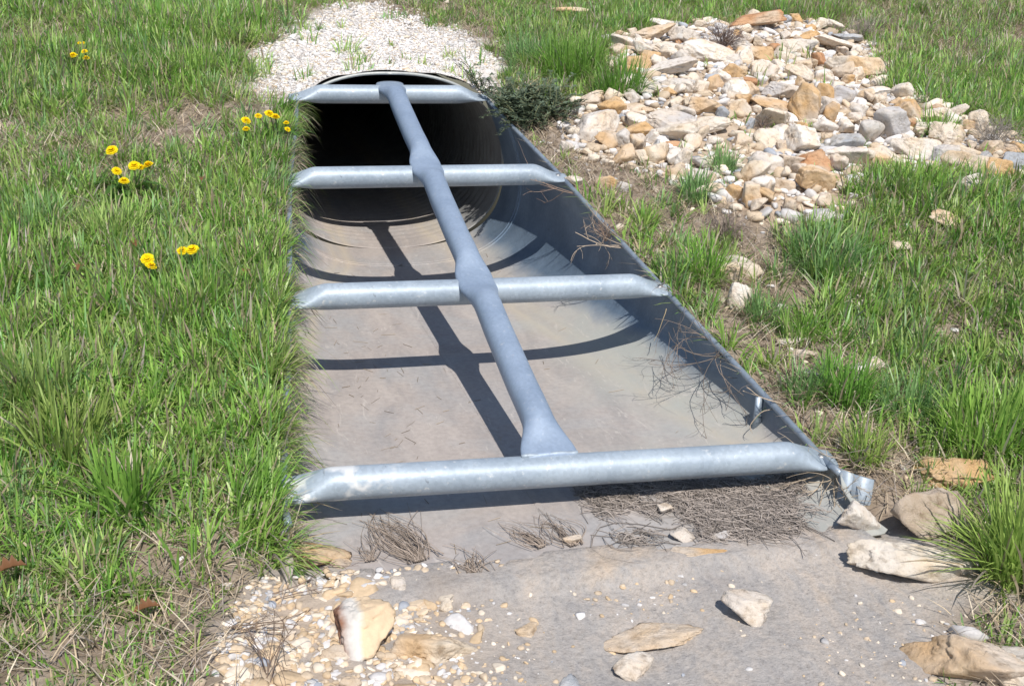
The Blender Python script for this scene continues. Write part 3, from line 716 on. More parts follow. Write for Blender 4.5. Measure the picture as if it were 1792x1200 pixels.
Z3 = [(560,185,220,90,'tan'),(450,240,160,90,'white'),(640,260,260,90,'cream'),(550,310,110,100,'orange'),(470,335,130,90,'orange'),(690,370,280,100,'white'),(480,420,140,100,'white'),(710,440,170,90,'grey'),(820,465,100,80,'white'),
(905,445,110,100,'tan'),(985,390,180,110,'orange'),(1000,480,150,150,'white'),(865,290,200,110,'white'),(1120,290,120,90,'tan'),(1170,375,140,120,'white'),(1320,255,270,110,'grey'),(1340,385,200,110,'cream'),(1590,350,290,140,'cream'),
(1110,130,330,60,'rust'),(1255,110,60,50,'slate'),(1400,200,180,90,'orange'),(1500,235,200,60,'white'),(1600,200,160,60,'slate'),(1475,415,130,80,'white'),(1590,420,80,60,'orange'),(1700,480,160,70,'white'),(1540,495,120,90,'grey'),
(1360,565,180,200,'orange'),(1460,490,80,110,'orange'),(1230,470,200,100,'grey'),(1180,550,230,80,'tan'),(840,565,180,100,'tan'),(930,605,80,90,'slate'),(1010,570,120,90,'cream'),(1190,625,260,100,'cream'),(700,590,140,80,'grey'),
(480,570,170,60,'tan'),(300,565,120,50,'rust'),(285,665,240,190,'white'),(420,735,110,110,'grey'),(510,700,170,110,'orange'),(640,640,280,80,'grey'),(690,700,200,100,'cream'),(595,810,130,130,'cream'),(440,830,130,110,'tan'),(900,670,200,90,'cream'),
(1080,660,60,80,'slate'),(1340,725,190,180,'white'),(1180,725,130,110,'cream'),(1080,725,90,60,'white'),(890,745,100,70,'white'),(1530,750,230,100,'slate'),(1470,665,110,80,'white'),(1700,700,130,140,'grey'),(1580,815,200,120,'white'),
(1500,600,80,120,'orange'),(1280,850,150,100,'tan'),(1400,850,220,110,'rust'),(1160,865,130,130,'white'),(1400,955,200,130,'cream'),(985,1010,90,110,'orange'),(1080,1035,110,140,'cream'),(1165,1000,60,110,'tan'),(1110,975,55,60,'white'),
(1235,965,110,80,'tan'),(860,1005,110,90,'white'),(1280,1085,80,90,'tan'),(1465,1045,110,80,'white'),(1460,1130,200,80,'grey'),(350,960,110,90,'orange'),(425,985,80,60,'grey'),(170,945,100,60,'white'),(115,770,80,60,'grey'),(680,755,110,50,'rust'),
(390,150,70,50,'white'),(640,140,120,50,'white'),(760,180,140,50,'white'),(1060,150,90,60,'cream'),(1330,180,110,50,'white'),(1050,230,110,60,'tan')]
PILE = [(950+a/2.987, b/2.987, w/2.987, h/2.987, c) for a, b, w, h, c in Z3]
PILE += [(1700,292,95,48,'tan'),(1655,275,60,45,'grey'),(1745,300,60,48,'orange'),(1702,322,44,40,'white'),(1785,284,55,36,'slate'),(1645,207,70,30,'white'),(1585,195,60,40,'orange'),(1662,215,40,40,'white'),(1650,240,60,40,'cream'),
(1560,222,60,60,'grey'),(1612,228,60,30,'cream'),(1600,262,60,40,'white'),(1540,272,60,40,'cream')]
rocks = []   # (object, position, half width, half height, colour)
for i, (px, py, w, h, c) in enumerate(PILE):
    kw = dict(rotz=-.5, zs=1.15) if (w, h, c) == (180/2.987, 200/2.987, 'orange') else {}
    o, P, sx, sz = view_rock(px, py, w*(1.05 if w < 75 else .88), h*1.12, c, 1000+i*13, sub=5 if w > 50 else 4, depth=.62, **kw); rocks.append([o, P, sx, sz, c])
# smaller stones that fill the pile between them
names = ['white', 'cream', 'tan', 'orange', 'rust', 'grey', 'slate']; pr = np.array([.28, .28, .20, .13, .04, .06, .01]); cen = np.array([r[1][:2] for r in rocks]); rad = np.array([r[2] for r in rocks])
lo, hi = RIP.min(0), RIP.max(0); tries = 0; fill = 0
while fill < 168 and tries < 9000:
    tries += 1; p = rng.uniform(lo, hi); s = rng.uniform(.022, .05)
    if pdist(RIP, p[:1], p[1:])[0] > .01: continue
    d = np.hypot(*(cen-p).T)
    if np.any(d < .54*(rad+s)): continue
    c = names[rng.choice(7, p=pr)]; P = np.array([p[0], p[1], float(H(p[0], p[1]))])
    o = rock(P, s*1.1, s*rng.uniform(.65, 1), s*rng.uniform(.65, 1.05), c, 5000+tries, (rng.normal(0, .35), rng.normal(0, .3), rng.uniform(0, 6.3)), 4, .2)
    rocks.append([o, P, s*1.1, s*.7, c]); cen = np.vstack([cen, p]); rad = np.append(rad, s); fill += 1
# labels that single each stone out
cname = {'white': 'white', 'cream': 'cream', 'tan': 'tan', 'orange': 'orange', 'rust': 'rust brown', 'grey': 'grey', 'slate': 'slate blue'}
groups = {}
pp = np.array([toplane(r[1]) for r in rocks])
for i, (o, P, sx, sz, c) in enumerate(rocks):
    size = 'large' if sx > .085 else 'medium' if sx > .05 else 'small' if sx > .03 else 'tiny'
    x, y = pp[i]; shp = 'flat' if sz < .42*sx else 'blocky' if sz < .8*sx else 'upright'
    if x > 1520 and y > 180: loc = 'in the right tail of the rock pile'
    else:
        row = 'back' if y < 75 else 'upper' if y < 140 else 'middle' if y < 205 else 'lower' if y < 275 else 'front'
        side = 'culvert side' if x < 1200 else 'centre' if x < 1370 else 'grassy right side'
        loc = f'in {row} row, {side} of the rock pile'
    groups.setdefault(f'{size} {cname[c]} {shp} rock {loc}', []).append(i)
ORD = ['leftmost', 'second', 'third', 'fourth', 'fifth', 'sixth', 'seventh', 'eighth']
NUM = ['', '', 'two', 'three', 'four', 'five', 'six', 'seven', 'eight']
for lab, ids in groups.items():
    ids.sort(key=lambda i: pp[i][0])
    for k, i in enumerate(ids):
        l2 = lab if len(ids) == 1 else f"{ORD[k] if k == 0 else ('rightmost' if k == len(ids)-1 else ORD[k]+' from left')} of {NUM[len(ids)]}, {lab}"
        l2 = l2.replace(' of the rock pile', ' of pile') if len(l2.split()) > 14 else l2
        if len(l2.split()) > 16: l2 = l2.replace('grassy right side', 'right side').replace(' row,', ',')
        if len(l2.split()) > 16: l2 = l2.replace(' from left', '')
        tag(rocks[i][0], l2, 'rock', 'stones of the rock pile')
SINGLE = [  # px, py, w, h, colour, depth, tilt, rotz, sink, label
 (770, 1120, 128, 84, 'cream', .8, .0, .25, .35, 'rounded cream boulder half buried in the grey silt'),
 (1160, 1100, 180, 46, 'tan', .45, .0, -.1, .45, 'long flat tan rock sunk in the middle of the silt'),
 (1313, 1066, 92, 52, 'white', .6, .15, -.3, .15, 'angular pale grey stone lying loose on the smooth silt'),
 (1105, 1162, 72, 44, 'white', .8, .1, .4, .3, 'white crystalline stone with dark left end near the bottom edge'),
 (995, 1192, 66, 36, 'slate', .8, .0, .2, .5, 'blue grey stone at the bottom edge of the silt'),
 (1225, 968, 150, 34, 'orange', .30, .0, -.05, .3, 'long thin orange slab in front of the dead grass mat'),
 (1158, 978, 44, 22, 'orange', .7, .0, .3, .3, 'small orange chip at the left tip of the thin orange slab'),
 (1575, 972, 215, 82, 'cream', .38, .05, -.12, .3, 'long cream and tan slab right of the wing plate'),
 (1715, 1140, 210, 120, 'tan', .7, .1, -.5, .5, 'big tan weathered rock in the lower right corner'),
 (1768, 1165, 110, 80, 'cream', .8, .1, .3, .5, 'cream rock leaning on the big tan rock at the lower right corner'),
 (1635, 885, 140, 100, 'brown', .7, .1, .2, .15, 'grey brown block with a dark hollow beneath it, below the orange block'),
 (1650, 822, 115, 70, 'orange', .8, -.1, -.2, .3, 'orange block resting above the grey brown block'),
 (1495, 915, 105, 50, 'white', .5, .3, .35, .1, 'pale tilted slab at the foot of the wing plate'),
 (545, 952, 100, 50, 'orange', .8, .0, .1, .35, 'flat yellow orange stone under the drooping straw at the trough corner'),
 (590, 965, 40, 22, 'orange', .8, .0, .4, .35, 'small yellow orange stone beside the flat one at the trough corner'),
 (920, 1098, 50, 30, 'tan', .8, .0, .1, .45, 'small tan stone sunk in the silt right of the cream boulder'),
 (465, 1085, 52, 34, 'tan', .8, .1, .3, .3, 'tan stone at the grass margin left of the upright brown slab'),
 (592, 1140, 70, 30, 'tan', .6, .0, .4, .3, 'flat tan stone just below the upright brown slab'),
 (612, 1190, 44, 34, 'tan', .8, .0, .4, .3, 'tan stone at the bottom edge left of the cream boulder'),
 (700, 1010, 56, 44, 'white', .8, .0, .5, .5, 'pale lilac white stone pressed into the silt below the dead grass bundle'),
 (885, 1015, 36, 30, 'tan', .8, .0, .1, .5, 'pinkish tan stone flush with the silt near its middle'),
 (778, 1055, 34, 30, 'cream', .8, .0, .1, .5, 'small cream stone in the silt above the cream boulder'),
 (1000, 945, 28, 18, 'tan', .8, .0, .1, .2, 'tan chip caught in the dead grass bundle on the trough floor'),
 (1165, 868, 34, 20, 'white', .8, .0, .1, .3, 'rounded white stone in the shade of the front cross bar'),
 (1190, 938, 44, 20, 'grey', .8, .0, .1, .4, 'rounded grey stone at the front of the dead grass mat'),
 (1265, 935, 34, 18, 'grey', .8, .0, .1, .4, 'smaller rounded grey stone at the front of the dead grass mat'),
 (1290, 468, 74, 60, 'cream', .9, .1, .2, .4, 'cream rock behind the tuft beside the wall rim'),
 (1284, 522, 42, 56, 'white', .8, .2, .3, .25, 'upright white stone right of the straw skirted tuft'),
 (1575, 430, 66, 26, 'cream', .6, .1, .5, .3, 'thin cream stone showing through the grass right of the broad tuft'),
 (1650, 384, 52, 34, 'tan', .8, .0, .1, .3, 'tan stone alone in the grass right of the rock pile front'),
 (1385, 594, 84, 24, 'grey', .6, .0, .1, .3, 'flat grey stone halfway along the right bank'),
 (1400, 620, 52, 26, 'tan', .7, .0, .1, .3, 'tan stone in front of the flat grey stone on the right bank'),
 (1525, 642, 72, 40, 'white', .7, .1, .3, .3, 'flat bluish white stone on the right bank'),
 (1470, 516, 62, 30, 'orange', .7, .0, .1, .4, 'orange stone half hidden below the broad dark tuft'),
 (1500, 532, 54, 26, 'white', .7, .0, .1, .35, 'white stone half hidden below the broad dark tuft'),
 (985, 20, 80, 24, 'cream', .7, .0, .1, .4, 'flat pale stone in the grass at the top edge above the weed'),
 (505, 1108, 24, 20, 'white', .9, .0, .1, .2, 'bright white pebble on the orange gravel in the lower left'),
 (395, 1025, 20, 16, 'white', .9, .0, .1, .2, 'white pebble at the tips of the lower left grass'),
]
for i, (px, py, w, h, c, dp, tl, rz, sk, lab) in enumerate(SINGLE):
    o, P, sx, sz = view_rock(px, py, w, h, c, 300+i*17, rz, tl, 5 if w > 110 else 4, dp, sk+.40*(px < 1250 and py > 960)+.25*(px > 1500 and py > 800), flat=.26, rough=.03)
    if px < 1440 and P[1] > -.2 and abs(P[0]) < .6: o.location.z = .002
    tag(o, lab, 'rock', 'stones scattered on the silt and banks')
# the upright slab with a rust brown face
def slab_material():
    m, nt, b = mat('banded_slab'); v = coords(nt)
    sx = N(nt, 'ShaderNodeSeparateXYZ'); nt.links.new(v, sx.inputs[0]); f = noise(nt, v, 25, 6, .65); f2 = noise(nt, v, 12, 4, .6)
    ma = N(nt, 'ShaderNodeMath', operation='MULTIPLY_ADD'); ma.inputs[1].default_value = .05; nt.links.new(f2, ma.inputs[0]); nt.links.new(sx.outputs['X'], ma.inputs[2])
    mr = N(nt, 'ShaderNodeMapRange'); mr.inputs['From Min'].default_value = -.03; mr.inputs['From Max'].default_value = .075; nt.links.new(ma.outputs[0], mr.inputs[0])
    c = ramp(nt, mr.outputs[0], [(.22, (.28, .14, .085)), (.36, (.56, .52, .48)), (.52, (.70, .66, .60)), (.66, (.66, .50, .33))])
    c = mixc(nt, 1.0, c, ramp(nt, f, [(.3, (.8,)*3), (.6, (1.05,)*3)]), 'MULTIPLY'); nt.links.new(c, b.inputs['Base Color']); b.inputs['Roughness'].default_value = .9
    bump(nt, b, noise(nt, v, 80, 7, .7), .5, .006); return m
ROCKM['slab'] = slab_material()
P = at(622, 1110)
o = rock(P, .050, .068, .034, 'slab', 83, (.35, -.20, -.25), 5, .35, nplanes=9, rough=.035); tag(o, 'upright slab with rust brown left face and white and tan edge', 'rock', 'stones scattered on the silt and banks')

# ------------------------------------------------------------------ gravel and pebbles
PEB = {'white': (.73, .70, .68), 'grey': (.56, .54, .53), 'tan': (.56, .45, .33), 'cream': (.70, .61, .50), 'blue': (.36, .38, .42), 'ochre': (.58, .44, .29)}
def pebbles(x, y, size, cols, name, label, flat=.7, sub=1, zoff=.25, kind='stuff', cat='gravel'):
    n = len(x); base = [stone(sub, 40+k, 5 if sub > 1 else 4, .02)[0] for k in range(8)]; F = ICO[sub][1]; nv = len(base[0])
    bi = rng.integers(0, 8, n); B = np.array(base)[bi]
    sc3 = size[:, None]*np.stack([rng.uniform(.8, 1.2, n), rng.uniform(.7, 1.1, n), rng.uniform(.45, .9, n)*flat/.7], -1)
    B = B*sc3[:, None]; a = rng.uniform(0, 2*pi, n); ca, sa = np.cos(a), np.sin(a); t = rng.normal(0, .35, n); ct, st = np.cos(t), np.sin(t)
    X1 = B[..., 0]*ct[:, None]+B[..., 2]*st[:, None]; Z1 = -B[..., 0]*st[:, None]+B[..., 2]*ct[:, None]
    X2 = X1*ca[:, None]-B[..., 1]*sa[:, None]; Y2 = X1*sa[:, None]+B[..., 1]*ca[:, None]
    z0 = H(x, y)+size*zoff
    V = np.stack([X2+x[:, None], Y2+y[:, None], Z1+z0[:, None]], -1).reshape(-1, 3)
    Fa = (F[None]+(np.arange(n)*nv)[:, None, None]).reshape(-1, 3)
    o = npmesh(name, V, [Fa], M_PEBBLE, np.repeat(cols, nv, 0)); return tag(o, label, cat, None, kind)
def pcol(n, w):
    k = list(w); pz = np.array([w[i] for i in k], float); pz /= pz.sum()
    return np.array([PEB[i] for i in k])[rng.choice(len(k), n, p=pz)]*(1+rng.normal(0, .10, (n, 1)))
n = 56000; x, y = scatter(n, GRAVEL[:, 0].min()-.35, GRAVEL[:, 0].max()+.3, 1.9, 4.8)
pg = pdist(GRAVEL, x, y); ok = (rng.uniform(0, 1, n) < ss(.16, -.10, pg+.20*fbm(x*4.5, y*4.5, 77, 4))) & (trough_dist(x, y) > .02)
ok &= ~((np.abs(x) < .46) & (y < 2.375))
x, y = x[ok], y[ok]; n = len(x)
pebbles(x, y, rng.gamma(2.4, .0013, n)+.0023, pcol(n, {'white': .80, 'cream': .2, 'grey': .15, 'tan': .06}), 'gravel', 'loose white crushed gravel covering the crown of the culvert pipe')
n = 9000; x, y = scatter(n, -2.4, 4, -.8, 4.5); ok = (rng.uniform(0, 1, n) < .12+.35*ss(.05, -.05, pdist(DRY, x, y))) & (trough_dist(x, y) > .02) & (pdist(APRON, x, y) > 0)
x, y = x[ok], y[ok]; pebbles(x, y, rng.gamma(2.2, .003, len(x))+.003, pcol(len(x), {'white': .3, 'cream': .3, 'grey': .3, 'tan': .2}), 'gravel', 'scattered small stones on the soil between grass')
n = 5200; x, y = scatter(n, *[v for p in zip(RIP.min(0), RIP.max(0)) for v in p]); ok = pdist(RIP, x, y) < .05; x, y = x[ok], y[ok]
pebbles(x, y, rng.gamma(3, .0035, len(x))+.004, pcol(len(x), {'white': .35, 'cream': .3, 'grey': .15, 'tan': .35, 'blue': .05}), 'rubble', 'small broken limestone rubble filling the gaps of the rock pile', sub=2, cat='rubble')
n = 20000; x, y = scatter(n, -.75, 1.5, -.85, -.205)
left = ss(-.10, -.45, x); mid = .16*ss(.35, .7, .5+.5*fbm(x*5, y*5, 88, 3))*ss(.9, .2, x)+.012
ok = (rng.uniform(0, 1, n) < np.maximum(left*.6, mid)) & (pdist(APRON, x, y) < .03); x, y = x[ok], y[ok]; n = len(x)
pebbles(x, y, rng.gamma(1.4, .0016, n)+.0013+ss(-.2, -.5, x)*rng.uniform(0, .006, n)**1.0, pcol(n, {'white': .10, 'cream': .28, 'grey': .25, 'tan': .45, 'blue': .06, 'ochre': .3}), 'pebbles', 'fine mixed pebbles on the silt in front of the trough', zoff=-.05, sub=2, cat='pebbles')

n = 1500; x, y = scatter(n, -.72, -.12, -.75, -.23); ok = (pdist(APRON, x, y) < .02) & (rng.uniform(0, 1, n) < .24*ss(-.16, -.48, x)*(.5+.5*ss(-.1, .3, fbm(x*6, y*6, 93, 2)))); x, y = x[ok], y[ok]; n = len(x)
pebbles(x, y, rng.gamma(2.2, .0034, n)+.006, pcol(n, {'ochre': .5, 'tan': .5, 'cream': .3, 'grey': .1}), 'rubble', 'broken tan and ochre rock bits bedded in the silt at the lower left', sub=3, zoff=-.2, cat='rubble')
# ------------------------------------------------------------------ dandelions
def flower(root, P, base, r):
    mb = MB(); n = rng.integers(0, 2**31); q = np.random.default_rng(n)
    tilt = rotm(q.normal(.45, .18), q.normal(0, .2), 0)
    for ring, (m, r0, r1, dz, lift) in enumerate(((26, .15, 1.0, .02, .10), (24, .12, .86, .10, .22), (20, .08, .66, .16, .36), (14, .02, .42, .22, .52))):
        for k in range(m):
            a = 2*pi*(k+.5*(ring % 2))/m+q.normal(0, .06); w = .15*r*(1.1 if ring < 2 else .9); L = r1*q.uniform(.9, 1.06)
            d = np.array([cos(a), sin(a), 0]); s = np.array([-sin(a), cos(a), 0])
            p0 = d*r0*r+np.array([0, 0, dz*r]); p1 = d*L*.65*r+np.array([0, 0, (dz+lift*.8)*r]); p2 = d*L*r+np.array([0, 0, (dz+lift)*r])
            c = np.array([.95, .70, .012])*q.uniform(.85, 1.1) if ring > 1 else np.array([.97, .78, .02])*q.uniform(.85, 1.1)
            mb.add(np.array([p0-s*w*.4, p0+s*w*.4, p1+s*w, p1-s*w, p2+s*w*.7, p2-s*w*.7])@tilt.T, [(0, 1, 2, 3), (3, 2, 4, 5)], None, np.clip(c, 0, 1))
    o = mb.build('flower', M_PETAL, root); o.location = P-np.array(root.location)
    t = MB(); u = np.linspace(0, 1, 6)[:, None]; mid_ = base*(1-u)+P*u + np.array([.008, .004, 0])*np.sin(u*pi)
    t.tube(mid_-P, .0022, 6, (.30, .30, .15)); t.build('stem', M_LEAF, o)
    v = MB(); v.add(*[(np.concatenate([[[0, 0, -.012]], np.array([[cos(a)*r*.34, sin(a)*r*.34, .003] for a in np.linspace(0, 2*pi, 9)[:-1]])])@tilt.T)], None, [(0, (i+1) % 8+1, i+1) for i in range(8)], (.10, .17, .04)); v.build('calyx', M_LEAF, o)
def lobed_leaf(mb, P, az, L, w, lift, col, q):
    d = np.array([cos(az), sin(az)]); s = np.array([-d[1], d[0]]); m = 11; V = []
    for k in range(m):
        t = k/(m-1); ww = w*(.25+.9*sin(pi*min(t*1.0, .98))*t**.4)*(1.0 if k % 2 else .42) if k < m-1 else 0.001
        c = np.array([*(P[:2]+d*L*t), P[2]+L*(lift*t*1.6-1.3*lift*t*t)+.004]); back = d*(-.012 if k % 2 else 0)
        V += [[*(c[:2]+s*ww+back), c[2]+ww*.25], [*c], [*(c[:2]-s*ww+back), c[2]+ww*.25]]
    qd = []
    for k in range(m-1):
        a = 3*k; qd += [(a, a+1, a+4, a+3), (a+1, a+2, a+5, a+4)]
    mb.add(V, qd, None, np.array(col)*q.uniform(.8, 1.2))
def dandelion(label, flowers, root_px, nl=14, L=.13):
    R = at(*root_px); root = empty('dandelion', tuple(R)); tag(root, label, 'dandelion', 'dandelions in the left lawn'); q = np.random.default_rng(int(R[0]*1000) % 9999+5)
    mb = MB()
    for k in range(nl): lobed_leaf(mb, np.zeros(3), 2*pi*k/nl+q.normal(0, .25), L*q.uniform(.6, 1.1), .018*q.uniform(.8, 1.3), q.uniform(.2, .75), (.075, .16, .03), q)
    mb.build('leaves', M_LEAF, root)
    for (px, py, w, hgt) in flowers:
        P = at(px, py, hgt); flower(root, P, R+(P-R)*np.array([.15, .15, 0])+np.array([0, 0, .004]), w/pxm(P)/2*rng.uniform(.86, 1.08))
dandelion('dandelion with six yellow heads, one on a tall stem, left of the second cross bar', [(196, 264, 23, .13), (204, 300, 20, .10), (217, 318, 21, .08), (235, 291, 25, .11), (246, 294, 16, .10), (260, 290, 20, .11)], (225, 345))
dandelion('leafy dandelion with seven yellow heads beside the pipe mouth', [(430, 212, 16, .09), (431, 227, 14, .08), (452, 204, 13, .09), (471, 200, 19, .11), (482, 206, 17, .11), (501, 216, 10, .09), (503, 227, 12, .08)], (478, 245), 20, .15)
dandelion('dandelion with four heads lying low in two pairs, lowest of the lawn', [(258, 454, 24, .09), (264, 466, 20, .08), (319, 440, 21, .09), (337, 438, 22, .09)], (295, 490), 12, .12)
dandelion('small far dandelion with five orange yellow heads in the upper left', [(128, 98, 14, .08), (148, 91, 12, .08), (151, 103, 14, .07), (139, 76, 7, .08), (146, 76, 7, .08)], (142, 118), 12, .13)
# broad weeds by the left trough edge
def leafy(label, px, py, n, r, leaf, col, hgt, name='weed', P=None, cat='weed', group=None):
    P = at(px, py) if P is None else np.array(P, float); root = empty(name, tuple(P)); tag(root, label, cat, group); st = MB(); lf = MB(); q = np.random.default_rng(int(px*7+py))
    for k in range(n):
        a = q.uniform(0, 2*pi); L = r*q.uniform(.45, 1.1); up_ = hgt*q.uniform(.25, 1.0); e = np.array([cos(a)*L, sin(a)*L, up_])
        dz = float(H(P[0]+e[0], P[1]+e[1])-P[2]); u = np.linspace(0, 1, 7)[:, None]
        b0 = np.array([q.normal(0, .28*r), q.normal(0, .28*r), 0]); e = e*np.array([.75, .75, 1]); path = b0+u*e*np.array([1, 1, 0])+np.array([0, 0, 1])*(up_*np.sin(u*pi*.62)/sin(pi*.62)+u*max(min(dz, .1), -.1)); path[:, 2] += .004+float(H(P[0]+b0[0], P[1]+b0[1])-P[2])
        st.tube(path, np.linspace(.0018, .0008, 7), 4, (.16, .17, .09), False)
        for t in np.linspace(.2, 1, max(4, int(L/leaf*2.4))):
            c = np.array([np.interp(t, u[:, 0], path[:, i]) for i in range(3)])
            for s_ in (-1, 1):
                az = a+s_*q.uniform(.4, 1.3); d = np.array([cos(az), sin(az), q.uniform(-.2, .7)]); d /= np.linalg.norm(d); s2 = np.cross(d, [0, 0, 1]); s2 /= np.linalg.norm(s2)+1e-9
                l = leaf*q.uniform(.6, 1.2); cc = np.array(col)*q.uniform(.65, 1.35)
                lf.add([c, c+d*l*.5+s2*l*.26, c+d*l, c+d*l*.5-s2*l*.26], [(0, 1, 2, 3)], None, cc)
    st.build('stems', M_TWIG, root); lf.build('leaves', M_LEAF, root); return root
leafy('low grey green weed with tiny leaves sprawling over the right of the pipe mouth', 930, 205, 190, .21, .017, (.145, .190, .125), .065)
leafy('trailing grey green weed runner hanging across the right end of the rear cross bar', 845, 165, 26, .13, .014, (.10, .135, .085), .06)
for px, py, L in ((535, 375, .09), (525, 235, .08)):
    pass
# ------------------------------------------------------------------ dead twigs, bushes, fallen leaves
def stalks(name, label, cat, base, dirs, L, R=.0012, n=1, col=(.30, .25, .20), curl=.5, fork=2, group=None, seed=1):
    base = np.array(base, float); mb = MB(); q = np.random.default_rng(seed)
    def grow(p, d, l, r, depth):
        m = 8; path = [p]; d = d/np.linalg.norm(d); w = q.normal(0, curl, 3)
        for k in range(m):
            d = d+w*.16+q.normal(0, .07, 3)+np.array([0, 0, -.02*curl]); d /= np.linalg.norm(d); path.append(path[-1]+d*l/m)
        mb.tube(np.array(path)-base, np.linspace(r, r*.55, m+1), 5, np.array(col)*q.uniform(.75, 1.25), False)
        if depth > 0:
            for _ in range(fork):
                k = q.integers(3, m); grow(path[k], d+q.normal(0, .55, 3), l*q.uniform(.35, .65), r*.65, depth-1)
    for _ in range(n):
        d = np.array(dirs[q.integers(0, len(dirs))], float)+q.normal(0, .18, 3); grow(base+q.normal(0, .006, 3), d, L*q.uniform(.7, 1.1), R*q.uniform(.8, 1.2), 2 if fork else 0)
    o = mb.build(name, M_TWIG, loc=None); o.location = base; return tag(o, label, cat, group)
def rim_pt(y, dx=.03): x = edge_x(y)+dx; return (x, y, float(H(x, y))+.004)
G_ = 'dead stalks bending over the right wall'
stalks('dead_stalk', 'pale forked dead stalk bending over the wall behind the third cross bar', 'dead stalk', rim_pt(1.06), [(-1, .1, .25)], .20, .0017, 4, (.42, .34, .26), .7, 2, G_, 3)
stalks('dead_stalk', 'knobbly brown seed stalk reaching across the right end of the second cross bar', 'dead stalk', rim_pt(1.42), [(-1, .9, .28)], .24, .0017, 2, (.34, .24, .18), .2, 2, G_, 5)
stalks('dead_stalk', 'dark wiry tangle of curled twigs hanging down the wall into the trough', 'dead stalk', rim_pt(.46, .01), [(-1, -.35, -.25)], .26, .0014, 7, (.20, .165, .14), 1.2, 3, G_, 8)
stalks('dead_stalk', 'thin upright twig fan at the wall rim above the curled tangle', 'dead stalk', rim_pt(.52, .01), [(-.8, .1, .7)], .17, .0011, 4, (.28, .22, .18), .6, 2, G_, 9)
stalks('dead_stalk', 'tan straw looping over the right tip of the front cross bar', 'dead stalk', rim_pt(-.03, .03), [(-.5, -.6, .2), (-.2, -1, 0)], .15, .0016, 9, (.42, .34, .25), 1.1, 2, G_, 10)
stalks('dead_stalk', 'long pale stalks lying across the top of the wing plate', 'dead stalk', rim_pt(-.08, .14), [(1, .3, .18), (-1, .4, .1), (.8, -.5, .1)], .24, .0017, 10, (.38, .31, .24), .6, 2, G_, 11)
stalks('dead_stalk', 'single bent straw hanging inside the wall below the third bar bolt', 'dead stalk', rim_pt(.70, -.03), [(-.2, -.2, -1)], .11, .0016, 1, (.45, .36, .22), .3, 0, G_, 12)
stalks('dead_stalk', 'pale bent stem arching over the rim behind the front cross bar', 'dead stalk', rim_pt(.20, .03), [(-.8, -.1, .35)], .13, .0016, 3, (.40, .32, .24), .9, 1, G_, 13)
G2 = 'dry twiggy bushes of the right bank'
up6 = [(.5, 0, .8), (-.5, 0, .8), (0, .5, .9), (0, -.6, .7), (.3, .3, 1), (-.3, -.4, 1)]
for px, py, L, nn, col, lab in ((1265, 92, .15, 75, (.17, .125, .11), 'dark brown dry twig bush at the back of the rock pile'), (1505, 70, .13, 50, (.30, .26, .23), 'pale dry twig bush at the top right of the rock pile'),
                      (1735, 262, .13, 70, (.30, .27, .24), 'greyish dry bush near the right picture edge'), (1265, 425, .11, 55, (.26, .21, .18), 'grey brown dry clump behind the straw skirted tuft'),
                      (1330, 232, .07, 20, (.26, .20, .16), 'small dry sprig among the stones of the pile'), (1060, 420, .08, 26, (.30, .22, .17), 'brown dry stems standing by the rim near small stones')):
    stalks('dry_bush', lab, 'dry bush', at(px, py), up6, L, .0011, nn, col, .5, 2, G2, int(px))
stalks('dead_twig', 'bare brown twig lying from the grass onto the orange pebbles', 'twig', at(395, 1105)+np.array([0, 0, .012]), [(1, .05, .03)], .17, .0016, 3, (.26, .19, .14), .25, 1, 'fallen twigs at the lower left', 21)
stalks('dead_twig', 'dark twig lying left of the upright brown slab', 'twig', at(480, 1055)+np.array([0, 0, .012]), [(1, .25, .05)], .15, .0013, 3, (.18, .13, .11), .3, 2, 'fallen twigs at the lower left', 22)
stalks('dead_twig', 'sparse dead stems standing on the bottom edge beside the pebbles', 'twig', at(470, 1190), [(.1, .3, 1), (.4, .2, .8), (-.3, .2, .9)], .12, .0011, 7, (.20, .15, .12), .4, 2, 'fallen twigs at the lower left', 23)
# combed dead grass on the trough floor
def strands(P0, n, width, L, az, lab, name, cat, kind=None, group=None, hgt=.012, spread=.18, col=(.27, .22, .18), r=.0010, taper=True):
    mb = MB(); P0 = np.array(P0, float); q = np.random.default_rng(int(abs(P0[0])*9000)+n)
    for k in range(n):
        s = q.normal(0, width); a = az+q.normal(0, spread); l = L*q.uniform(.25, 1.15)**1.0; s *= 1+.8*q.normal(); m = 7; u = np.linspace(0, 1, m)
        d = np.array([cos(a), sin(a)]); nrm = np.array([-sin(az), cos(az)]); bow = q.normal(0, .15*l)
        xy = P0[:2]+nrm*s+d*(u[:, None]*l)+nrm*(bow*np.sin(u*pi))[:, None]
        z = P0[2]+q.uniform(.002, hgt)*np.sin(pi*np.clip(u*.9+.08, 0, 1))**.7+.0015
        mb.tube(np.stack([xy[:, 0], xy[:, 1], z], -1)-P0, r*q.uniform(.6, 1.3)*np.linspace(1, .5, m), 4, np.array(col)*q.uniform(.7, 1.7), False)
    o = mb.build(name, M_TWIG); o.location = P0; return tag(o, lab, cat, group, kind)
GB = 'bundles of dead grass on the trough lip'
def fl(px, py): r = ray(px, py); return CAM+r*(-CAM[2]/r[2])
def bundle(x0, y0, x1, y1, n, w, lab, fan=.10):
    a, b = fl(x0, y0), fl(x1, y1); v = b-a; strands(a+[0, 0, .002], n, w, np.hypot(v[0], v[1]), math.atan2(v[1], v[0]), lab, 'dead_grass_bundle', 'dead grass', None, GB, .010, fan)
bundle(735, 985, 650, 905, 80, .010, 'thick combed bundle of dead grass left of centre on the trough lip', .14)
bundle(648, 985, 625, 935, 22, .008, 'small wiry dead grass wisp nearest the left trough corner', .5)
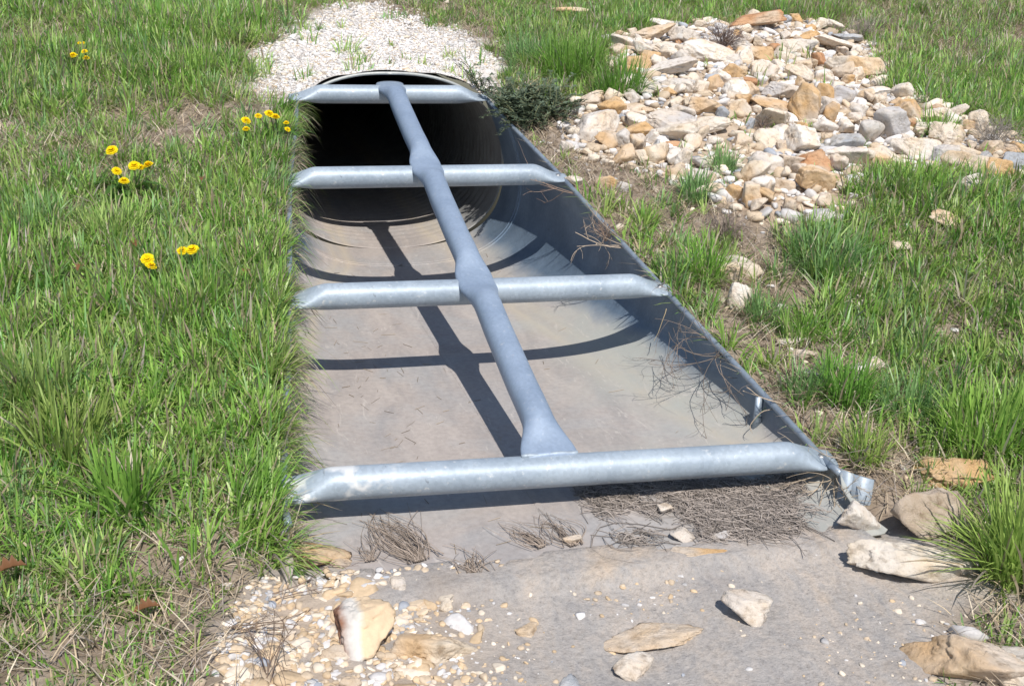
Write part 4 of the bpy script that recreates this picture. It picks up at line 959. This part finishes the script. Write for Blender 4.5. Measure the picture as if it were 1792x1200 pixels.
bundle(830, 1005, 815, 955, 28, .010, 'short ragged dead grass tuft at the edge of the silt, centre', .4)
bundle(950, 960, 880, 918, 44, .010, 'combed dead grass bundle right of centre with a fanned tip', .16)
bundle(1003, 958, 945, 900, 34, .008, 'thin dead grass bundle beside the tan chip on the trough lip', .14)
pm = np.array([fl(*p)[:2] for p in ((1020, 850), (1390, 840), (1440, 915), (1380, 940), (1090, 955))])
mb = MB(); q = np.random.default_rng(5); cnt = 0; O = fl(1240, 900)
while cnt < 3000:
    p = q.uniform(pm.min(0), pm.max(0))
    if not inside(pm, p[:1], p[1:])[0] or (fbm(p[0]*9, p[1]*9, 90, 3) < q.normal(-.15, .25)): continue
    cnt += 1; a = 2.25+q.normal(0, .75); l = q.gamma(2.2, .022)+.012; m = 6; u = np.linspace(-.5, .5, m); d = np.array([cos(a), sin(a)]); nr_ = np.array([-d[1], d[0]])
    xy = p+d*(u[:, None]*l)+nr_*(q.normal(0, .25*l)*np.cos(u*pi))[:, None]; xy[:, 0] = np.minimum(xy[:, 0], .60)
    fz = np.array([max(0, float(np.interp(abs(xx), [.0, .52, .60, .66], [0, .001, .012, .05]))) for xx in xy[:, 0]])
    z = fz+.0015+q.uniform(0, .011)*np.cos(u*pi)
    mb.tube(np.stack([xy[:, 0], xy[:, 1], z], -1)-O, q.uniform(.0004, .0011), 4, np.array((.31, .27, .24))*q.uniform(.45, 1.5), False)
o = mb.build('dry_grass_mat', M_TWIG); o.location = O; tag(o, 'mat of washed up dead grass at the right front of the trough floor', 'dead grass', None, 'stuff')
# silt and leaf scraps between the combed strands
mb = MB(); q = np.random.default_rng(15); O2 = np.array([0., .9, 0.])
for k in range(120):
    y = q.uniform(-.15, 2.0); W_ = float(Wd(y))*.82; x = (q.normal(-.62, .22) if q.uniform() < .6 else q.uniform(-1, 1))*W_
    if abs(x) > W_: continue
    px_, pz_ = profile(y, .3, 40); z0 = float(np.interp(x, px_, pz_)); a = q.uniform(0, 6.3); l = q.uniform(.01, .05); u = np.linspace(-.5, .5, 4)
    xy = np.array([x, y])+np.outer(u*l, [cos(a), sin(a)]); zz = np.interp(xy[:, 0], px_, pz_)+.0016
    mb.tube(np.stack([xy[:, 0], xy[:, 1], zz], -1)-O2, q.uniform(.0004, .0009), 4, np.array((.36, .30, .23))*q.uniform(.5, 1.3), False)
o = mb.build('straw_scraps', M_TWIG); o.location = O2; tag(o, 'thin scraps of straw scattered over the silty trough floor', 'dead grass', None, 'stuff')
# brown oak leaves
def oak(px, py, L, lab, az, seed, dz=.02):
    q = np.random.default_rng(seed); P = at(px, py)+np.array([0, 0, dz]); m = 13; V = []; d = np.array([cos(az), sin(az), .15]); s = np.array([-sin(az), cos(az), .0])
    for k in range(m):
        t = k/(m-1); ww = L*.30*(sin(pi*t**.8)+.05)*(1.15 if k % 3 == 1 else .55 if k % 3 == 0 else .85); c = d*L*t+np.array([0, 0, .10*L*sin(3*t)])
        V += [c+s*ww+np.array([0, 0, ww*.9]), c, c-s*ww+np.array([0, 0, ww*.7])]
    qd = []
    for k in range(m-1): a = 3*k; qd += [(a, a+1, a+4, a+3), (a+1, a+2, a+5, a+4)]
    mb = MB(); mb.add(V, qd, None, np.array((.22, .105, .05))*q.uniform(.9, 1.1)); o = mb.build('fallen_leaf', M_LEAF); o.location = P
    tag(o, lab, 'fallen leaf', 'brown oak leaves in the grass')
oak(235, 1092, .046, 'curled brown oak leaf in the short grass at the lower left', .1, 1, .022)
oak(-5, 1050, .055, 'brown oak leaf cut by the left picture edge', .2, 2, .05)
oak(240, 462, .04, 'small brown leaf beside the lowest dandelion', 2.0, 3, .05)
oak(425, 525, .035, 'tiny reddish leaf in the grass left of the third cross bar', .7, 4, .07)
oak(140, 518, .035, 'tiny brown leaf in the middle of the left lawn', 1.2, 5, .07)
oak(355, 345+10, .03, 'tiny red brown leaf in the grass below the upper dandelion', 1.6, 6, .07)
